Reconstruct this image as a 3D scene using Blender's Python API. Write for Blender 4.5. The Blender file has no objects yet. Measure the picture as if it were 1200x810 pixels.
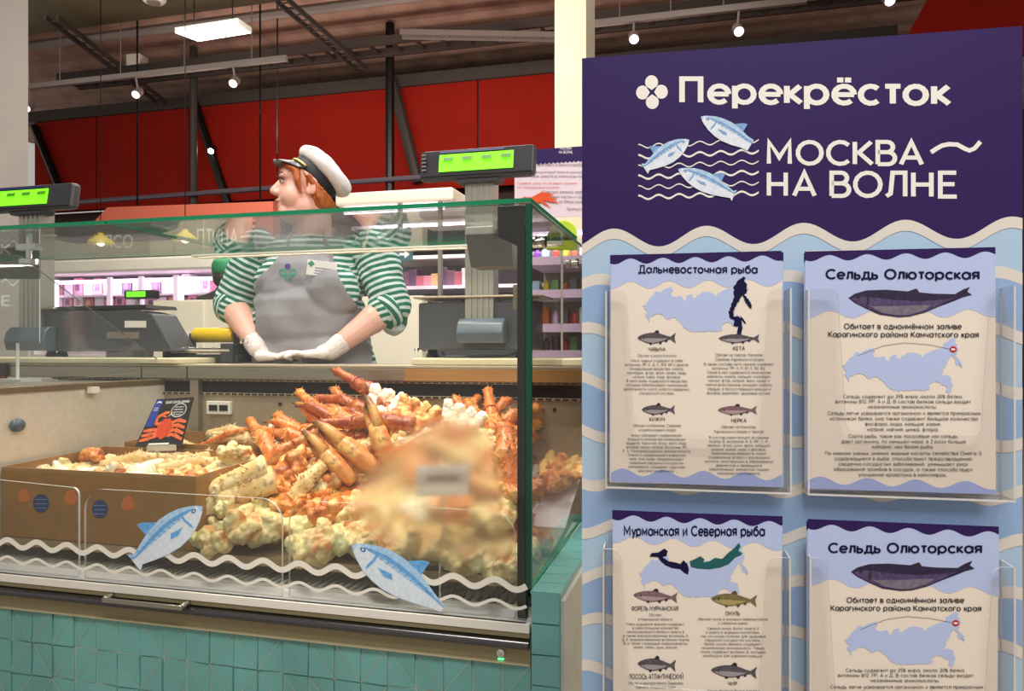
import bpy, bmesh, math, random
from mathutils import Vector, Matrix, Euler, noise
random.seed(7)
S = bpy.context.scene
COL = S.collection
V = Vector
# ------------------------------------------------------------------ camera
CAM = V((.339, -1.428, 1.0)); TH = math.radians(14.8); FPX = 880.0; HOR = 410.0
FW = V((-math.sin(TH), math.cos(TH), 0)); RT = V((math.cos(TH), math.sin(TH), 0)); UP = V((0, 0, 1))
cd = bpy.data.cameras.new('camera'); cam = bpy.data.objects.new('camera', cd); COL.objects.link(cam)
cam.location = CAM; cam.rotation_euler = (math.pi/2, 0, TH)
cd.sensor_width = 36; cd.lens = 36*FPX/1200; cd.shift_y = 5/1200.0; cd.clip_start = .02; cd.clip_end = 100
S.camera = cam
# ------------------------------------------------------------------ view, world, lights
S.view_settings.view_transform = 'Standard'; S.view_settings.look = 'None'
S.view_settings.exposure = 0.0; S.view_settings.gamma = 1.0; S.view_settings.use_curve_mapping = False
S.cycles.max_bounces = 14; S.cycles.transparent_max_bounces = 32; S.cycles.glossy_bounces = 5
S.cycles.caustics_reflective = False; S.cycles.caustics_refractive = False
S.cycles.sample_clamp_indirect = 4.0
W = bpy.data.worlds.new('world'); S.world = W; W.use_nodes = True
W.node_tree.nodes['Background'].inputs[0].default_value = (1.0, .93, .87, 1)
W.node_tree.nodes['Background'].inputs[1].default_value = .45
def area(name, loc, target, sx, sy, power, col):
    l = bpy.data.lights.new(name, 'AREA'); l.shape = 'RECTANGLE'; l.size = sx; l.size_y = sy; l.energy = power; l.color = col
    o = bpy.data.objects.new(name, l); COL.objects.link(o); o.location = loc
    o.rotation_euler = (V(target)-V(loc)).to_track_quat('-Z', 'Y').to_euler(); return o
def spot(name, loc, target, power, col, ang, blend=.5, r=.04):
    l = bpy.data.lights.new(name, 'SPOT'); l.energy = power; l.color = col; l.spot_size = math.radians(ang); l.spot_blend = blend; l.shadow_soft_size = r
    o = bpy.data.objects.new(name, l); COL.objects.link(o); o.location = loc
    o.rotation_euler = (V(target)-V(loc)).to_track_quat('-Z', 'Y').to_euler(); return o
WARM = (1, .86, .68); NEUT = (1, .965, .95); VIOLET = (.86, .72, 1)
# store lamps hanging over the aisle and over the counter, plus added fill lights
area('aisle_ceiling_light', (.9, -2.2, 3.6), (.6, -.2, 1.0), 1.6, .9, 92, NEUT)
area('counter_ceiling_light', (-1.5, .2, 3.9), (-.9, .9, 1.0), 2.2, .6, 88, (1, .93, .86))
spot('counter_track_light', (-.55, -.35, 3.4), (-.45, .42, .72), 250, (1, .89, .74), 26)
spot('counter_track_light', (-1.5, -.25, 3.4), (-1.05, .4, .65), 120, (1, .88, .72), 26)
area('case_lamp', (-.62, .57, 1.283), (-.62, .43, .6), 1.15, .035, 4.5, (1, .85, .66))
area('hall_light', (-3.6, 4.0, 4.05), (-3.6, 4.6, 1.0), 3.0, .5, 120, (1, .9, .8))
area('hall_light', (-.6, 4.3, 4.4), (-.8, 4.6, 1.5), 3.0, .6, 60, (1, .9, .8))
area('ceiling_fill', (-3.2, 6.2, 3.6), (-3.2, 7.2, 5.2), 6.0, .4, 48, (1, .82, .74))  # unseen fill from below, added to brighten the ceiling
area('red_wall_washer', (-4.5, 5.0, 4.5), (-4.5, 8.0, 3.7), 7.0, .3, 20, (1, .88, .78))
area('partition_fill', (-1.3, 1.7, 3.4), (-1.7, 2.6, 1.0), 1.2, .3, 46, (1, .95, .88))  # added light without a fixture, brightens the cream partition
area('end_panel_fill', (1.3, .9, 3.3), (0, .35, .4), 1.0, .3, 38, NEUT)  # added fill for the counter's end panel, no lamp seen there
spot('column_light', (.2, 1.2, 4.2), (-.35, 3.0, 2.7), 30, (1, .93, .8), 30)
# ------------------------------------------------------------------ pixel helpers: a pixel of the photograph to a point of the place
def ray(u, v): return FW + RT*((u-600)/FPX) - UP*((v-HOR)/FPX)
def onY(u, v, y): d = ray(u, v); return CAM + d*((y-CAM.y)/d.y)
def onX(u, v, x): d = ray(u, v); return CAM + d*((x-CAM.x)/d.x)
def onZ(u, v, z): d = ray(u, v); return CAM + d*((z-CAM.z)/d.z)
A39 = math.radians(3.9)
PR = V((math.cos(A39), math.sin(A39), 0)); PN = V((math.sin(A39), -math.cos(A39), 0)); PD = .99
def onP(u, v, off=0.0):
    d = ray(u, v); return CAM + d*((PD-off)/(-PN.dot(d)))
def project(p):
    d = p-CAM; k = d.dot(FW); return 600+FPX*d.dot(RT)/k, HOR-FPX*d.z/k
# ------------------------------------------------------------------ materials
def lin(c): return tuple(((x/255)/12.92 if x/255 <= .04045 else (((x/255)+.055)/1.055)**2.4) for x in c)+(1,)
MATS = {}
def mat(name, rgb, rough=.5, metal=0.0, nz=0, nscale=40, amt=.12, bump=0.0, spec=.5, emit=None, estr=0, stretch=None, coat=0, sss=0, alpha=1):
    if name in MATS: return MATS[name]
    m = bpy.data.materials.new(name); m.use_nodes = True; t = m.node_tree; b = t.nodes['Principled BSDF']
    c = lin(rgb); b.inputs['Base Color'].default_value = c; b.inputs['Roughness'].default_value = rough; b.inputs['Metallic'].default_value = metal
    b.inputs['Specular IOR Level'].default_value = spec; b.inputs['Coat Weight'].default_value = coat
    if sss: b.inputs['Subsurface Weight'].default_value = sss; b.inputs['Subsurface Radius'].default_value = (.02, .008, .004)
    if alpha < 1: b.inputs['Alpha'].default_value = alpha
    if emit: b.inputs['Emission Color'].default_value = lin(emit); b.inputs['Emission Strength'].default_value = estr
    if nz or bump:
        tc = t.nodes.new('ShaderNodeTexCoord'); n = t.nodes.new('ShaderNodeTexNoise'); n.inputs['Scale'].default_value = nscale; n.inputs['Detail'].default_value = 4
        src = tc.outputs['Object']
        if stretch:
            mp = t.nodes.new('ShaderNodeMapping'); mp.inputs['Scale'].default_value = stretch; t.links.new(src, mp.inputs[0]); src = mp.outputs[0]
        t.links.new(src, n.inputs['Vector'])
        if nz:
            r = t.nodes.new('ShaderNodeValToRGB'); r.color_ramp.elements[0].position = .3; r.color_ramp.elements[1].position = .7
            r.color_ramp.elements[0].color = tuple(x*(1-amt) for x in c[:3])+(1,); r.color_ramp.elements[1].color = tuple(min(1, x*(1+amt)) for x in c[:3])+(1,)
            t.links.new(n.outputs[0], r.inputs[0]); t.links.new(r.outputs[0], b.inputs['Base Color'])
        if bump:
            bp = t.nodes.new('ShaderNodeBump'); bp.inputs['Strength'].default_value = bump; bp.inputs['Distance'].default_value = .004
            t.links.new(n.outputs[0], bp.inputs['Height']); t.links.new(bp.outputs[0], b.inputs['Normal'])
    MATS[name] = m; return m
def glass_mat(name, tint, f0=.045, haze=0.0):
    m = bpy.data.materials.new(name); m.use_nodes = True; t = m.node_tree; t.nodes.clear(); N = t.nodes.new; Lk = t.links.new
    out = N('ShaderNodeOutputMaterial'); tr = N('ShaderNodeBsdfTransparent'); tr.inputs[0].default_value = tint
    gl = N('ShaderNodeBsdfGlossy'); gl.inputs['Roughness'].default_value = .02
    lw = N('ShaderNodeLayerWeight'); lw.inputs[0].default_value = .5
    pw = N('ShaderNodeMath'); pw.operation = 'POWER'; pw.inputs[1].default_value = 5
    mr = N('ShaderNodeMath'); mr.operation = 'MULTIPLY_ADD'; mr.inputs[1].default_value = 1-f0; mr.inputs[2].default_value = f0
    mx = N('ShaderNodeMixShader'); Lk(lw.outputs['Facing'], pw.inputs[0]); Lk(pw.outputs[0], mr.inputs[0]); Lk(mr.outputs[0], mx.inputs[0])
    last = tr
    if haze:
        df = N('ShaderNodeBsdfTranslucent'); df.inputs[0].default_value = (.9, .9, .9, 1); m2 = N('ShaderNodeMixShader'); m2.inputs[0].default_value = haze
        Lk(tr.outputs[0], m2.inputs[1]); Lk(df.outputs[0], m2.inputs[2]); last = m2
    Lk(last.outputs[0], mx.inputs[1]); Lk(gl.outputs[0], mx.inputs[2]); Lk(mx.outputs[0], out.inputs[0]); return m
GLASS = glass_mat('clear_glass', (.97, .99, .975, 1)); ACRYL = glass_mat('clear_acrylic', (.985, .985, .985, 1), .04)
POCKET = glass_mat('pocket_acrylic', (.985, .98, .98, 1), .03)
GEDGE = mat('glass_edge', (14, 126, 84), .2); ACEDGE = mat('acrylic_edge', (232, 230, 224), .2, alpha=.8)
STEEL = mat('brushed_steel', (176, 168, 152), .33, .9, nz=1, nscale=8, amt=.12, stretch=(1, 60, 60))
STEELW = mat('speckled_steel', (178, 164, 140), .42, .5, nz=1, nscale=60, amt=.07, bump=.05)
STEELD = mat('dark_steel', (146, 136, 104), .4, .35)
CHROME = mat('chrome', (215, 215, 212), .12, 1)
WHITE = mat('white_plastic', (228, 224, 212), .4); CREAM = mat('cream_laminate', (231, 222, 200), .5)
CREAMP = mat('cream_board', (222, 208, 172), .5, nz=1, nscale=30, amt=.05)
BLACK = mat('black_plastic', (18, 18, 19), .4); BLACKM = mat('black_metal', (26, 24, 22), .35, .5); SLOT = mat('dark_slot', (20, 17, 12), .8)
CHAR = mat('charcoal_plastic', (62, 65, 70), .45); BLUEG = mat('blue_grey_plastic', (74, 88, 100), .35); ALU = mat('grooved_aluminium', (178, 176, 165), .35, .7)
GREYB = mat('grey_bracket', (150, 146, 138), .45); GREYD = mat('grey_bracket_dark', (96, 92, 86), .5)
LCD = mat('green_screen', (120, 235, 30), .5, emit=(112, 240, 24), estr=1.0); LCDD = mat('screen_digit', (70, 130, 25), .5)
NAVY = mat('navy_print', (44, 22, 84), .55, spec=.25); INK = mat('dark_ink', (20, 20, 25), .65, spec=.2); NAVYT = mat('navy_ink', (18, 14, 58), .6, spec=.2)
OFFW = mat('off_white_print', (240, 234, 224), .5); PAPER = mat('cream_paper', (240, 228, 210), .55); LBLUE = mat('light_blue_print', (176, 203, 224), .5)
PERI = mat('periwinkle_print', (150, 180, 216), .5); PAPERB = mat('paper_blue', (186, 200, 236), .55); PAPERP = mat('paper_periwinkle', (160, 175, 224), .55)
WAVEC = mat('cream_wave_print', (226, 218, 204), .5); TEALP = mat('teal_print', (12, 92, 92), .55); REDP = mat('red_print', (200, 30, 30), .5)
WHITEP = mat('white_print', (244, 242, 238), .5)
FBLUE = mat('fish_blue', (104, 168, 222), .5, nz=1, nscale=160, amt=.25); FBLUE2 = mat('fish_pale_blue', (170, 206, 236), .5, nz=1, nscale=120, amt=.15); FBELLY = mat('fish_belly', (218, 230, 238), .5, nz=1, nscale=140, amt=.08); FDARK = mat('fish_dark_blue', (40, 96, 165), .5)
HBACK = mat('herring_back', (40, 28, 62), .5, nz=1, nscale=260, amt=.5); HMID = mat('herring_side', (80, 64, 104), .5, nz=1, nscale=260, amt=.4); HBEL = mat('herring_belly', (122, 110, 124), .5, nz=1, nscale=200, amt=.25)
FGREY = mat('fish_grey', (88, 80, 86), .5, nz=1, nscale=300, amt=.3); FGD = mat('fish_fin_dark', (42, 36, 40), .5); FLT = mat('fish_light', (160, 152, 156), .5); FOLIVE = mat('fish_olive', (122, 112, 66), .5, nz=1, nscale=300, amt=.25)
CARD = mat('brown_cardboard', (150, 108, 58), .8, nz=1, nscale=25, amt=.1); CARDE = mat('cardboard_edge', (182, 140, 84), .8)
# ------------------------------------------------------------------ mesh builder
OFF = {}
def thing(name, label, cat, loc=(0, 0, 0), group=None):
    o = bpy.data.objects.new(name, None); COL.objects.link(o); o.location = loc; o.empty_display_size = .05
    o['label'] = label; o['category'] = cat
    if group: o['group'] = group
    OFF[o.name] = V(loc); return o
def tag(o, label=None, cat=None, group=None, kind=None):
    for k, x in (('label', label), ('category', cat), ('group', group), ('kind', kind)):
        if x: o[k] = x
    return o
class MB:
    def __init__(s): s.v = []; s.f = []; s.m = []
    def add(s, vs, fs, mi=0):
        b = len(s.v); s.v += [tuple(p) for p in vs]
        for f in fs: s.f.append(tuple(b+i for i in f)); s.m.append(mi)
        return s
    def poly(s, pts, mi=0): return s.add(pts, [tuple(range(len(pts)))], mi)
    def box(s, a, b, mi=0, M=None):
        x0, y0, z0 = (min(a[i], b[i]) for i in range(3)); x1, y1, z1 = (max(a[i], b[i]) for i in range(3))
        vs = [V((x, y, z)) for x in (x0, x1) for y in (y0, y1) for z in (z0, z1)]
        if M: vs = [M @ p for p in vs]
        return s.add(vs, [(0, 1, 3, 2), (4, 6, 7, 5), (0, 4, 5, 1), (2, 3, 7, 6), (0, 2, 6, 4), (1, 5, 7, 3)], mi)
    def hexa(s, q, d, mi=0):               # quad q swept by d
        n = len(q); vs = [V(p) for p in q]+[V(p)+V(d) for p in q]
        return s.add(vs, [tuple(range(n))[::-1], tuple(range(n, 2*n))]+[(i, (i+1) % n, n+(i+1) % n, n+i) for i in range(n)], mi)
    def tube(s, pts, r, n=12, mi=0, cap=True, flat=None):
        pts = [V(p) for p in pts]; k = len(pts); rs = r if isinstance(r, (list, tuple)) else [r]*k
        up = None; vs = []
        for i, p in enumerate(pts):
            t = (pts[min(i+1, k-1)]-pts[max(i-1, 0)]).normalized()
            if up is None: up = t.orthogonal().normalized() if abs(t.z) > .95 else V((0, 0, 1))
            a = (up-t*up.dot(t)); a = a.normalized() if a.length > 1e-6 else t.orthogonal().normalized(); up = a; c = t.cross(a)
            for j in range(n):
                g = 2*math.pi*j/n; vs.append(p+(a*math.cos(g)+c*math.sin(g)*(flat or 1))*rs[i])
        fs = [(i*n+j, i*n+(j+1) % n, (i+1)*n+(j+1) % n, (i+1)*n+j) for i in range(k-1) for j in range(n)]
        if cap: fs += [tuple(range(n))[::-1], tuple(range((k-1)*n, k*n))]
        return s.add(vs, fs, mi)
    def lathe(s, prof, c, n=24, mi=0, M=None):   # prof: (r, z)
        vs = []
        for r, z in prof:
            for j in range(n):
                g = 2*math.pi*j/n; p = V((r*math.cos(g), r*math.sin(g), z)); vs.append((M @ p if M else p)+V(c))
        k = len(prof); fs = [(i*n+j, i*n+(j+1) % n, (i+1)*n+(j+1) % n, (i+1)*n+j) for i in range(k-1) for j in range(n)]
        fs += [tuple(range(n))[::-1], tuple(range((k-1)*n, k*n))]
        return s.add(vs, fs, mi)
    def ell(s, c, r, M=None, n=16, mi=0):
        m = n//2; vs = []; r = (r, r, r) if not isinstance(r, (tuple, list)) else r
        for i in range(1, m):
            a = math.pi*i/m
            for j in range(n):
                g = 2*math.pi*j/n; p = V((r[0]*math.sin(a)*math.cos(g), r[1]*math.sin(a)*math.sin(g), r[2]*math.cos(a))); vs.append((M @ p if M else p)+V(c))
        for sg in (1, -1):
            p = V((0, 0, r[2]*sg)); vs.append((M @ p if M else p)+V(c))
        q = (m-1)*n; fs = [(i*n+j, (i+1)*n+j, (i+1)*n+(j+1) % n, i*n+(j+1) % n) for i in range(m-2) for j in range(n)]
        fs += [(q, j, (j+1) % n) for j in range(n)]+[(q+1, (m-2)*n+(j+1) % n, (m-2)*n+j) for j in range(n)]
        return s.add(vs, fs, mi)
    def cap(s, p, q, r0, r1, n=14, mi=0):        # tapered capsule
        p, q = V(p), V(q); d = (q-p).normalized(); pts, rs = [], []
        for a in (80, 55, 30, 0): pts.append(p-d*r0*math.sin(math.radians(a))); rs.append(r0*math.cos(math.radians(a)))
        for a in (0, 30, 55, 80): pts.append(q+d*r1*math.sin(math.radians(a))); rs.append(r1*math.cos(math.radians(a)))
        return s.tube(pts, rs, n, mi)
    def mesh(s, name='m'):
        me = bpy.data.meshes.new(name); me.from_pydata(s.v, [], s.f); me.update(); me.polygons.foreach_set('material_index', s.m)
        bm = bmesh.new(); bm.from_mesh(me); bmesh.ops.recalc_face_normals(bm, faces=bm.faces); bm.to_mesh(me); bm.free(); return me
    def build(s, name, mats, parent=None, smooth=False, bevel=0, flatprint=False):
        if flatprint:
            me = bpy.data.meshes.new(name); me.from_pydata(s.v, [], s.f); me.update(); me.polygons.foreach_set('material_index', s.m)
        else: me = s.mesh(name)
        return link(name, me, mats, parent, smooth, bevel)
def link(name, me, mats, parent=None, smooth=False, bevel=0):
    me.name = name; o = bpy.data.objects.new(name, me); COL.objects.link(o)
    for m in (mats if isinstance(mats, (list, tuple)) else [mats]): me.materials.append(m)
    if parent is not None: o.parent = parent; sh = OFF.get(parent.name, V())
    else:
        xs = [v.co for v in me.vertices]
        sh = V(((min(p.x for p in xs)+max(p.x for p in xs))/2, (min(p.y for p in xs)+max(p.y for p in xs))/2, min(p.z for p in xs))) if xs else V()
        o.location = sh
    me.transform(Matrix.Translation(-sh)); OFF[o.name] = sh.copy()
    if smooth:
        me.polygons.foreach_set('use_smooth', [True]*len(me.polygons))
        if smooth == 'auto':
            try: me.set_sharp_from_angle(angle=math.radians(40))
            except Exception: pass
    if bevel:
        b = o.modifiers.new('bevel', 'BEVEL'); b.width = bevel; b.segments = 2; b.limit_method = 'ANGLE'
    return o
def struct(name, mb, mats, **k): return tag(mb.build(name, mats, **k), kind='structure')
def one(name, mb, mats, label, cat, group=None, **k): return tag(mb.build(name, mats, **k), label, cat, group)
def blob(mb, voxel, smooth=4, disp=0, dscale=20, seed=0, factor=.5):
    o = bpy.data.objects.new('tmp', mb.mesh()); COL.objects.link(o)
    r = o.modifiers.new('r', 'REMESH'); r.mode = 'VOXEL'; r.voxel_size = voxel
    if smooth: sm = o.modifiers.new('s', 'SMOOTH'); sm.iterations = smooth; sm.factor = factor
    dg = bpy.context.evaluated_depsgraph_get(); me = bpy.data.meshes.new_from_object(o.evaluated_get(dg))
    bpy.data.objects.remove(o)
    if disp:
        ns = [v.normal.copy() for v in me.vertices]; q = V((seed*7.3, seed*3.1, seed*1.7))
        for v, n in zip(me.vertices, ns):
            p = v.co*dscale+q; v.co += n*disp*(noise.noise(p)+.5*noise.noise(p*2.3)+.25*noise.noise(p*5))
        me.update()
    return me
# ------------------------------------------------------------------ stroke lettering (geometric sans)
def _L(*p): return [tuple(x) for x in p]
def _A(cx, cy, rx, ry, a0, a1):
    n = max(3, int(abs(a1-a0)/24)); return [(cx+rx*math.cos(math.radians(a0+(a1-a0)*i/n)), cy+ry*math.sin(math.radians(a0+(a1-a0)*i/n))) for i in range(n+1)]
def _dot(x, y): return [(x-.005, y), (x+.005, y)]
O_ = _A(.33, .35, .33, .35, 0, 360)
GL = {'а': (.86, [O_, _L((.66, .7), (.66, 0))]), 'б': (.82, [_A(.33, .33, .33, .33, 0, 360), [(0, .33)]+_A(.4, .42, .4, .5, 180, 95)+[(.6, .97)]]),
 'в': (.68, [_L((0, 0), (0, .7))+[(.28, .7)]+_A(.28, .53, .17, .17, 90, -90)+[(0, .36)], [(.28, .36)]+_A(.32, .18, .2, .18, 90, -90)+[(0, 0)]]),
 'г': (.55, [_L((0, 0), (0, .7), (.42, .7))]), 'д': (.86, [_L((.1, 0), (.18, .35), (.2, .7), (.56, .7), (.56, 0)), _L((-.02, -.2), (-.02, 0), (.7, 0), (.7, -.2))]),
 'е': (.82, [_A(.33, .35, .33, .35, 0, 315), _L((0, .35), (.66, .35))]), 'ж': (.96, [_L((.4, 0), (.4, .7)), _L((0, .7), (.3, .35), (0, 0)), _L((.8, .7), (.5, .35), (.8, 0)), _L((.3, .35), (.5, .35))]),
 'з': (.6, [_A(.2, .53, .2, .17, 150, -90), _A(.2, .18, .22, .18, 90, -150)]), 'и': (.72, [_L((0, .7), (0, 0), (.52, .7), (.52, 0))]), 'к': (.62, [_L((0, 0), (0, .7)), _L((.45, .7), (.1, .35), (.48, 0)), _L((0, .35), (.1, .35))]),
 'л': (.7, [_L((-.03, 0), (.09, .08), (.15, .7), (.5, .7), (.5, 0))]), 'м': (.86, [_L((0, 0), (0, .7), (.32, .2), (.64, .7), (.64, 0))]), 'н': (.72, [_L((0, 0), (0, .7)), _L((.5, 0), (.5, .7)), _L((0, .35), (.5, .35))]),
 'о': (.86, [O_]), 'п': (.72, [_L((0, 0), (0, .7), (.5, .7), (.5, 0))]), 'р': (.86, [O_, _L((0, .7), (0, -.25))]), 'с': (.74, [_A(.33, .35, .33, .35, 45, 315)]), 'т': (.6, [_L((0, .7), (.5, .7)), _L((.25, .7), (.25, 0))]),
 'у': (.66, [_L((0, .7), (.28, .02)), _L((.54, .7), (.2, -.22), (.06, -.22))]), 'ф': (.98, [_L((.4, .95), (.4, -.25)), _A(.4, .35, .38, .33, 0, 360)]), 'х': (.62, [_L((0, .7), (.48, 0)), _L((.48, .7), (0, 0))]),
 'ц': (.74, [_L((0, .7), (0, 0), (.6, 0), (.6, -.18)), _L((.5, .7), (.5, 0))]), 'ч': (.68, [_L((0, .7), (0, .45))+_A(.2, .45, .2, .2, 180, 270)+[(.48, .25)], _L((.48, .7), (.48, 0))]),
 'ш': (.98, [_L((0, .7), (0, 0), (.76, 0), (.76, .7)), _L((.38, .7), (.38, 0))]), 'щ': (1.02, [_L((0, .7), (0, 0), (.86, 0), (.86, -.18)), _L((.76, .7), (.76, 0)), _L((.38, .7), (.38, 0))]),
 'ъ': (.78, [_L((0, .7), (.16, .7), (.16, 0), (.4, 0))+_A(.4, .2, .19, .2, -90, 90)+[(.16, .4)]]), 'ь': (.66, [_L((0, .7), (0, 0), (.26, 0))+_A(.26, .2, .19, .2, -90, 90)+[(0, .4)]]),
 'ы': (.86, [_L((0, .7), (0, 0), (.24, 0))+_A(.24, .2, .18, .2, -90, 90)+[(0, .4)], _L((.64, .7), (.64, 0))]), 'э': (.74, [_A(.3, .35, .33, .35, -135, 135), _L((.2, .35), (.63, .35))]),
 'ю': (1.06, [_L((0, 0), (0, .7)), _L((0, .35), (.2, .35)), _A(.53, .35, .33, .35, 0, 360)]), 'я': (.7, [_L((.5, 0), (.5, .7), (.2, .7))+_A(.2, .52, .2, .18, 90, 270)+[(.5, .34)], _L((.22, .34), (0, 0))]),
 'А': (.92, [_L((0, 0), (.4, 1), (.8, 0)), _L((.14, .3), (.66, .3))]), 'Б': (.8, [_L((.58, 1), (0, 1), (0, 0), (.34, 0))+_A(.34, .3, .28, .3, -90, 90)+[(0, .6)]]),
 'В': (.84, [_L((0, 0), (0, 1), (.36, 1))+_A(.36, .77, .23, .23, 90, -90)+[(0, .54)], [(.36, .54)]+_A(.4, .27, .27, .27, 90, -90)+[(0, 0)]]), 'Д': (1.02, [_L((.12, 0), (.22, .5), (.24, 1), (.72, 1), (.72, 0)), _L((0, -.2), (0, 0), (.85, 0), (.85, -.2))]),
 'Е': (.76, [_L((.58, 1), (0, 1), (0, 0), (.6, 0)), _L((0, .52), (.52, .52))]), 'О': (1.16, [_A(.48, .5, .48, .5, 0, 360)]), 'С': (1.0, [_A(.48, .5, .48, .5, 45, 315)]), 'Э': (1.0, [_A(.4, .5, .48, .5, -135, 135), _L((.3, .5), (.88, .5))]),
 'Р': (.76, [_L((0, 0), (0, 1), (.34, 1))+_A(.34, .7, .28, .3, 90, -90)+[(0, .4)]]), 'У': (.8, [_L((0, 1), (.36, .28)), _L((.7, 1), (.26, .02), (.08, .02))]), 'Ф': (1.1, [_L((.48, 1.04), (.48, -.04)), _A(.48, .52, .48, .36, 0, 360)]),
 'З': (.74, [_A(.28, .76, .26, .24, 150, -90), _A(.28, .26, .3, .26, 90, -150)]), 'Ч': (.84, [_L((0, 1), (0, .62))+_A(.26, .62, .26, .24, 180, 270)+[(.62, .38)], _L((.62, 1), (.62, 0))]),
 'К': (.84, [_L((0, 0), (0, 1)), _L((.64, 1), (.16, .52), (.68, 0)), _L((0, .52), (.16, .52))]), 'Ы': (1.1, [_L((0, 1), (0, 0), (.3, 0))+_A(.3, .29, .26, .29, -90, 90)+[(0, .58)], _L((.84, 1), (.84, 0))]), 'Ь': (.8, [_L((0, 1), (0, 0), (.32, 0))+_A(.32, .29, .28, .29, -90, 90)+[(0, .58)]]),
 '0': (.7, [_A(.27, .5, .27, .5, 0, 360)]), '1': (.45, [_L((0, .8), (.22, 1), (.22, 0))]), '2': (.68, [_A(.26, .72, .26, .28, 160, -35)+[(0, 0), (.56, 0)]]), '3': (.66, [_A(.25, .76, .25, .24, 150, -90), _A(.25, .26, .28, .26, 90, -150)]),
 '5': (.66, [_L((.5, 1), (.1, 1), (.04, .56), (.24, .6))+_A(.24, .3, .28, .3, 90, -140)]), '6': (.68, [_A(.27, .3, .27, .3, 0, 360), _L((.02, .4), (.34, 1))]), '9': (.68, [_A(.27, .7, .27, .3, 0, 360), _L((.52, .6), (.2, 0))]),
 '%': (.8, [_A(.14, .8, .14, .18, 0, 360), _A(.52, .2, .14, .18, 0, 360), _L((.54, 1), (.12, 0))]), '.': (.26, [_dot(.06, .03)]), ',': (.26, [_L((.08, .05), (.02, -.14))]), '-': (.48, [_L((0, .34), (.3, .34))]), ':': (.28, [_dot(.06, .05), _dot(.06, .55)]), ' ': (.42, []),
 'N': (.9, [_L((0, 0), (0, 1), (.68, 0), (.68, 1))])}
GL['ё'] = (.82, GL['е'][1]+[_dot(.2, .95), _dot(.46, .95)]); GL['й'] = (.72, GL['и'][1]+[_A(.26, 1.0, .13, .1, 200, 340)])
for lo, up in zip('гимнптхцшщюялжйъ', 'ГИМНПТХЦШЩЮЯЛЖЙЪ'):
    w, st = GL[lo]; GL[up] = (w*1.3, [[(x*1.33, y/.7 if y >= 0 else y) for x, y in s] for s in st])
GL['Ю'] = (1.4, [_L((0, 0), (0, 1)), _L((0, .5), (.26, .5)), _A(.74, .5, .48, .5, 0, 360)])
def glyph_strokes(line, track=.06):
    x = 0; out = []
    for ch in line:
        w, st = GL.get(ch, GL[' '])
        out += [[(px+x, py) for px, py in s] for s in st]; x += w+track
    return out, x
def stroke_polys(st, w, idx=False):
    """outline each centre line as mitred quads of width w"""
    out = []; h = w/2
    for si, s in enumerate(st):
        p = [V((a, b)) for i, (a, b) in enumerate(s) if i == 0 or math.hypot(a-s[i-1][0], b-s[i-1][1]) > 1e-4]; closed = len(p) > 3 and (p[0]-p[-1]).length < 1e-4
        if closed: p = p[:-1]
        k = len(p); Ls, Rs = [], []
        for i in range(k):
            a = p[i-1] if (i > 0 or closed) else None; b = p[(i+1) % k] if (i < k-1 or closed) else None
            d1 = (p[i]-a).normalized() if a is not None else None; d2 = (b-p[i]).normalized() if b is not None else None
            if d1 is None: d1 = d2
            if d2 is None: d2 = d1
            n1 = V((-d1.y, d1.x)); n2 = V((-d2.y, d2.x)); mm = n1+n2
            mm = mm.normalized() if mm.length > .15 else n1
            sc = h/max(.45, mm.dot(n1)); q = p[i].copy()
            if a is None: q = q-d1*h*.999 if k == 2 and (p[0]-p[1]).length < .02 else q
            if b is None and k == 2 and (p[0]-p[1]).length < .02: q = q+d2*h*.999
            Ls.append(q+mm*sc); Rs.append(q-mm*sc)
        for i in range(k if closed else k-1):
            j = (i+1) % k; out.append(([Ls[i], Ls[j], Rs[j], Rs[i]], si) if idx else [Ls[i], Ls[j], Rs[j], Rs[i]])
    return out
def text_box(mb, lines, fn, u0, v0, u1, v1, w=.1, mi=0, align='c', lead=1.62, vfit=True):
    """lettering whose inked block spans the pixel box u0,v0 - u1,v1 of the plane fn (top of the capitals to the last base line)"""
    lines = [lines] if isinstance(lines, str) else lines
    L = []
    for i, ln in enumerate(lines):
        st, x = glyph_strokes(ln); xs = [p[0] for s in st for p in s]; L.append((st, min(xs), max(xs)))
    wid = max(b-a for _, a, b in L)+w; A = fn(u0, v0); B = fn(u1, v0); C = fn(u0, v1)
    ex = (B-A); ez = V((0, 0, (A-C).z)); tot = lead*(len(L)-1)+1.0+w
    for i, (st, a, b) in enumerate(L):
        x0 = (wid-(b-a))/2-a if align == 'c' else w/2-a
        nn = ex.cross(ez).normalized()
        for q, si in stroke_polys(st, w, True):
            mb.poly([A+nn*(3e-5*(si % 5))+ex*((p.x+x0)/wid)+ez*((p.y-1-w/2-lead*i)/tot) for p in q][::-1], mi)
# ================================================================== setting
def pbox(mb, u0, v0, u1, v1, y, dy, mi=0):
    um, vm = (u0+u1)/2, (v0+v1)/2
    return mb.box((onY(u0, vm, y).x, y, onY(um, v1, y).z), (onY(u1, vm, y).x, y+dy, onY(um, v0, y).z), mi)
struct('floor', MB().box((-13, -3.5, -.05), (7, 14, 0)), mat('floor_tile', (150, 140, 128), .35, nz=1, nscale=3, amt=.06))
RED = mat('red_panel', (142, 24, 10), .75, nz=1, nscale=2, amt=.06, spec=.15); SEAM = mat('panel_seam', (40, 8, 6), .7)
CEILM = mat('ceiling_sheet', (176, 140, 122), .8, nz=1, nscale=3, amt=.25); BEAM = mat('ceiling_steel', (64, 57, 52), .6, .2); OLIVE = mat('duct_olive', (78, 70, 48), .6, nz=1, nscale=2, amt=.15)
PIPE = mat('pipe_grey', (122, 112, 106), .5); TUBE = mat('steel_rail', (120, 112, 126), .35, .4)
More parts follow.
